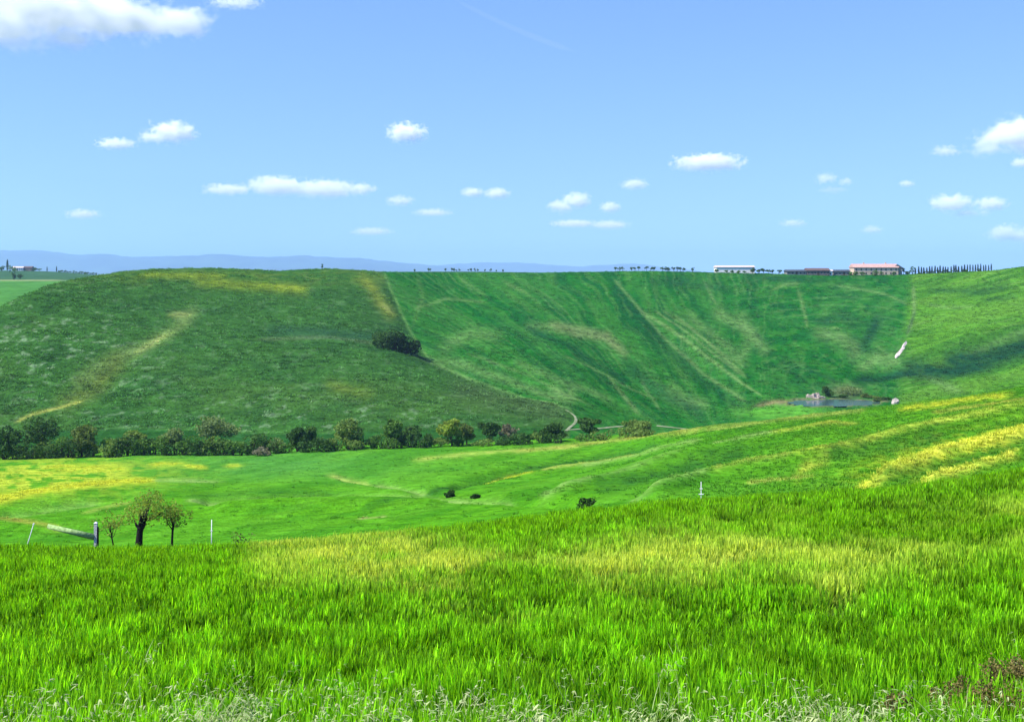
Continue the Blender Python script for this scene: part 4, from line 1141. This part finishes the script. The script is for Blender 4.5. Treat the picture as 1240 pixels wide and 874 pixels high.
# ------------------------------------------------------------------ clouds (real volumes above the haze)
def cloud(label, lobes, dens, alt=1150., group='fair weather clouds', soft=.8, nz_=1.2):
    """lobes: (px, py, half width px, half height px)"""
    x0 = min(l[0]-l[2] for l in lobes); x1 = max(l[0]+l[2] for l in lobes)
    y0 = min(l[1]-l[3] for l in lobes); y1 = max(l[1]+l[3] for l in lobes)
    el = (HY-y1)/F; Y = min(max(alt/el, 4800.), 27000.)
    k_ = Y/F
    cx, cy = (x0+x1)/2, (y0+y1)/2
    hw, hh = (x1-x0)/2*k_*1.12, (y1-y0)/2*k_*1.2
    hd = max(hh*1.3, min(hw*.6, hh*3))
    m, nt, out = new_mat('cloud_vapour')
    tc = nd(nt, 'TexCoord'); geo = tc.outputs['Object']
    S = min(hw, hh*2.2)
    mp = nd(nt, 'Mapping'); nt.links.new(geo, mp.inputs['Vector'])
    mp.inputs['Location'].default_value = (cx*.37, cy*.53, .7); mp.inputs['Scale'].default_value = (4.0/S, 4.0/S, 5.0/S)
    nz1 = nd(nt, 'TexNoise', Scale=1.0, Detail=5.0, Roughness=.62); nt.links.new(mp.outputs[0], nz1.inputs['Vector'])
    best = None
    for (lx, ly, lw, lh) in lobes:
        a = nd(nt, 'VectorMath', operation='SUBTRACT'); nt.links.new(geo, a.inputs[0]); a.inputs[1].default_value = ((lx-cx)*k_, 0, (cy-ly)*k_)
        b_ = nd(nt, 'VectorMath', operation='DIVIDE'); nt.links.new(a.outputs[0], b_.inputs[0]); b_.inputs[1].default_value = (lw*k_, max(min(lw*k_, hd), lh*k_), lh*k_)
        l_ = nd(nt, 'VectorMath', operation='LENGTH'); nt.links.new(b_.outputs[0], l_.inputs[0])
        best = l_.outputs['Value'] if best is None else mth(nt, 'SMOOTH_MIN', best, l_.outputs['Value'], .25)
    v_ = mth(nt, 'ADD', best, mth(nt, 'MULTIPLY', mth(nt, 'SUBTRACT', nz1.outputs['Fac'], .5), nz_*2.6))
    r = nd(nt, 'MapRange', From_Min=1.0, From_Max=1.0-soft, To_Min=0., To_Max=dens*1.3/(hh), interpolation_type='SMOOTHSTEP'); nt.links.new(v_, r.inputs['Value'])
    sx = nd(nt, 'SeparateXYZ'); nt.links.new(geo, sx.inputs[0])
    rb = nd(nt, 'MapRange', From_Min=-.75*hh, From_Max=.25*hh, To_Min=.12, To_Max=1.0, interpolation_type='SMOOTHSTEP'); nt.links.new(sx.outputs['Z'], rb.inputs['Value'])
    dn = mth(nt, 'MULTIPLY', r.outputs[0], rb.outputs[0])
    vs = nd(nt, 'VolumeScatter', Anisotropy=.0); vs.inputs['Color'].default_value = (1, 1, 1, 1)
    nt.links.new(dn, vs.inputs['Density']); nt.links.new(vs.outputs[0], out.inputs['Volume'])
    # rounded-off box domain
    nu, nv = 28, 14; V = []
    for j in range(nv+1):
        ph = -math.pi/2+math.pi*j/nv
        for i in range(nu):
            a = 2*math.pi*i/nu
            c = [math.cos(ph)*math.cos(a), math.cos(ph)*math.sin(a), math.sin(ph)]
            c = [math.copysign(abs(t)**.55, t) for t in c]
            V.append((c[0]*hw, c[1]*hd*1.15, c[2]*hh))
    Q = [(j*nu+i, j*nu+(i+1) % nu, (j+1)*nu+(i+1) % nu, (j+1)*nu+i) for j in range(nv) for i in range(nu)]
    o = mesh_np('cloud', V, np.array(Q), m, loc=((cx-CX)*k_, Y, (HY-cy)*k_))
    return tag(o, label, 'cloud', group)
CLOUDS = [
    ('largest white cloud bank filling the top left corner', [(50, 10, 110, 26), (150, 24, 80, 19), (220, 27, 40, 18), (82, 48, 46, 16), (10, 42, 60, 22), (-60, 25, 70, 36)], 3.2),
    ('faint grey wisp at the top edge right of the big cloud bank', [(285, 4, 34, 9)], .7),
    ('puffy white cloud high over the left part of the dark hill', [(208, 162, 30, 15), (185, 167, 18, 8)], 2.6),
    ('small flat cloud left of the puffy white cloud', [(140, 175, 24, 8)], 1.6),
    ('long flat cloud streak low over the dark hill', [(275, 230, 30, 7), (335, 226, 36, 12), (392, 230, 46, 11), (438, 229, 17, 8)], 2.2),
    ('faint small cloud low at the far left', [(100, 260, 22, 7)], 1.0),
    ('single bright oval cloud right of the top centre of the dark hill', [(492, 162, 25, 13)], 3.2),
    ('soft small cloud at the right end below the long streak', [(484, 244, 18, 8)], 1.1),
    ('faint thin cloud between the soft small cloud and the close pair', [(524, 258, 24, 6)], .7),
    ('faint low thin cloud under the long streak', [(450, 281, 26, 6)], .8),
    ('left cloud of the close pair of small clouds', [(572, 234, 14, 7)], 1.7),
    ('right cloud of the close pair of small clouds', [(602, 235, 16, 8)], 1.8),
    ('bright slanting cloud near the middle of the sky', [(680, 251, 18, 9), (698, 243, 17, 10)], 2.8),
    ('small round cloud right of the bright slanting one', [(739, 252, 13, 8)], 1.6),
    ('thin flat cloud layer just under the bright slanting cloud', [(695, 271, 28, 5), (738, 273, 24, 6)], 1.1),
    ('little hazy cloud above and right of the slanting cloud', [(768, 224, 17, 8)], 1.2),
    ('flat bright cloud by itself above the ridge farm', [(858, 198, 44, 11)], 2.6),
    ('ragged faint cloud ring above the brown barn', [(1000, 216, 14, 7), (1024, 220, 9, 6), (1008, 231, 20, 5)], .9),
    ('tiny faint cloud dot left of the two low right clouds', [(1098, 223, 10, 5)], 1.0),
    ('big bright cloud cut off by the right edge', [(1218, 166, 34, 13), (1246, 160, 46, 18), (1195, 182, 24, 10), (1275, 174, 60, 20)], 2.8),
    ('small scrap of cloud under the big right edge cloud', [(1236, 198, 12, 7)], 1.5),
    ('pale wisp left of the big right edge cloud', [(1145, 184, 19, 8)], .7),
    ('left and larger of two low clouds above the cypress row', [(1152, 246, 27, 11), (1172, 259, 24, 5)], 2.4),
    ('right and smaller of two low clouds above the cypress row', [(1200, 248, 20, 10)], 2.2),
    ('lowest cloud at the right edge of the sky', [(1218, 283, 22, 11), (1240, 288, 24, 9)], 2.0),
    ('tiny faint cloud straight above the cream farmhouse', [(1056, 279, 14, 6)], 1.0),
    ('very faint cloud above the low sheds of the farm', [(960, 271, 17, 6)], .7),
]
for lab, lobes, dens in CLOUDS:
    cloud(lab, lobes, dens)
# contrail
V0, V1 = Vector(((545-CX)/F*42000, 42000, (HY+3)/F*42000)), Vector(((700-CX)/F*42000, 42600, (HY-64)/F*42600))
dv = V1-V0
path = [Vector((0, 0, 0)).lerp(dv, t/8)+Vector((0, 0, -120*math.sin(math.pi*t/8))) for t in range(9)]
v, q = tube_np([tuple(p) for p in path], [20, 75, 90, 95, 100, 110, 110, 100, 20], 10)
m, nt, out = new_mat('contrail_vapour'); vs = nd(nt, 'VolumeScatter', Density=.00022); vs.inputs['Color'].default_value = (1, 1, 1, 1); nt.links.new(vs.outputs[0], out.inputs['Volume'])
tag(mesh_np('contrail', v, q, m, loc=V0), 'thin faint white contrail crossing the top of the sky', 'contrail')

# ------------------------------------------------------------------ light, sky, camera
to_sun = Vector((-.80, -.28, 1.02)).normalized()
el = math.asin(to_sun.z); rotz = math.atan2(to_sun.x, to_sun.y)
sl = bpy.data.lights.new('sun', 'SUN'); sl.energy = 4.6; sl.angle = math.radians(.53); sl.color = (1, .955, .87)
so = link(bpy.data.objects.new('sun', sl)); so.rotation_euler = (-to_sun).to_track_quat('-Z', 'Y').to_euler()
w = bpy.data.worlds.new('World'); scene.world = w; w.use_nodes = True
nt = w.node_tree; nt.nodes.clear()
sky = nt.nodes.new('ShaderNodeTexSky'); sky.sky_type = 'NISHITA'; sky.sun_disc = False
sky.sun_elevation = el; sky.sun_rotation = rotz % (2*math.pi); sky.altitude = 300; sky.air_density = 1.0; sky.dust_density = .0; sky.ozone_density = 4.0
tcw = nt.nodes.new('ShaderNodeTexCoord'); lift = nt.nodes.new('ShaderNodeVectorMath'); lift.operation = 'MULTIPLY_ADD'
lift.inputs[1].default_value = (1, 1, .8); lift.inputs[2].default_value = (0, 0, .135)     # clear dry air: the blue reaches further down
nt.links.new(tcw.outputs['Generated'], lift.inputs[0]); nrm = nt.nodes.new('ShaderNodeVectorMath'); nrm.operation = 'NORMALIZE'
nt.links.new(lift.outputs[0], nrm.inputs[0]); nt.links.new(nrm.outputs[0], sky.inputs['Vector'])
hs = nt.nodes.new('ShaderNodeHueSaturation'); hs.inputs['Saturation'].default_value = 1.13; hs.inputs['Hue'].default_value = .506
bg = nt.nodes.new('ShaderNodeBackground'); bg.inputs['Strength'].default_value = .145
wo = nt.nodes.new('ShaderNodeOutputWorld')
nt.links.new(sky.outputs[0], hs.inputs['Color'])
sk = mixc(nt, 'MULTIPLY', 1.0, hs.outputs[0], (.91, .86, 1.0)); nt.links.new(sk, bg.inputs['Color']); nt.links.new(bg.outputs[0], wo.inputs['Surface'])

cam = bpy.data.cameras.new('camera'); cam.sensor_width = 36; cam.lens = F/1240*36; cam.shift_y = -107/1240
cam.clip_start = .1; cam.clip_end = 120000
co = link(bpy.data.objects.new('camera', cam)); co.location = (0, 0, 0); co.rotation_euler = (math.pi/2, 0, 0)
scene.camera = co
vs_ = scene.view_settings; vs_.view_transform = 'Standard'; vs_.look = 'None'; vs_.gamma = 1; vs_.exposure = .9; vs_.use_curve_mapping = False
cy = scene.cycles
cy.max_bounces = 12; cy.diffuse_bounces = 2; cy.glossy_bounces = 2; cy.transmission_bounces = 3; cy.volume_bounces = 10; cy.transparent_max_bounces = 8
cy.use_denoising = True; cy.volume_step_rate = 1.0; cy.volume_max_steps = 128
cy.use_adaptive_sampling = False
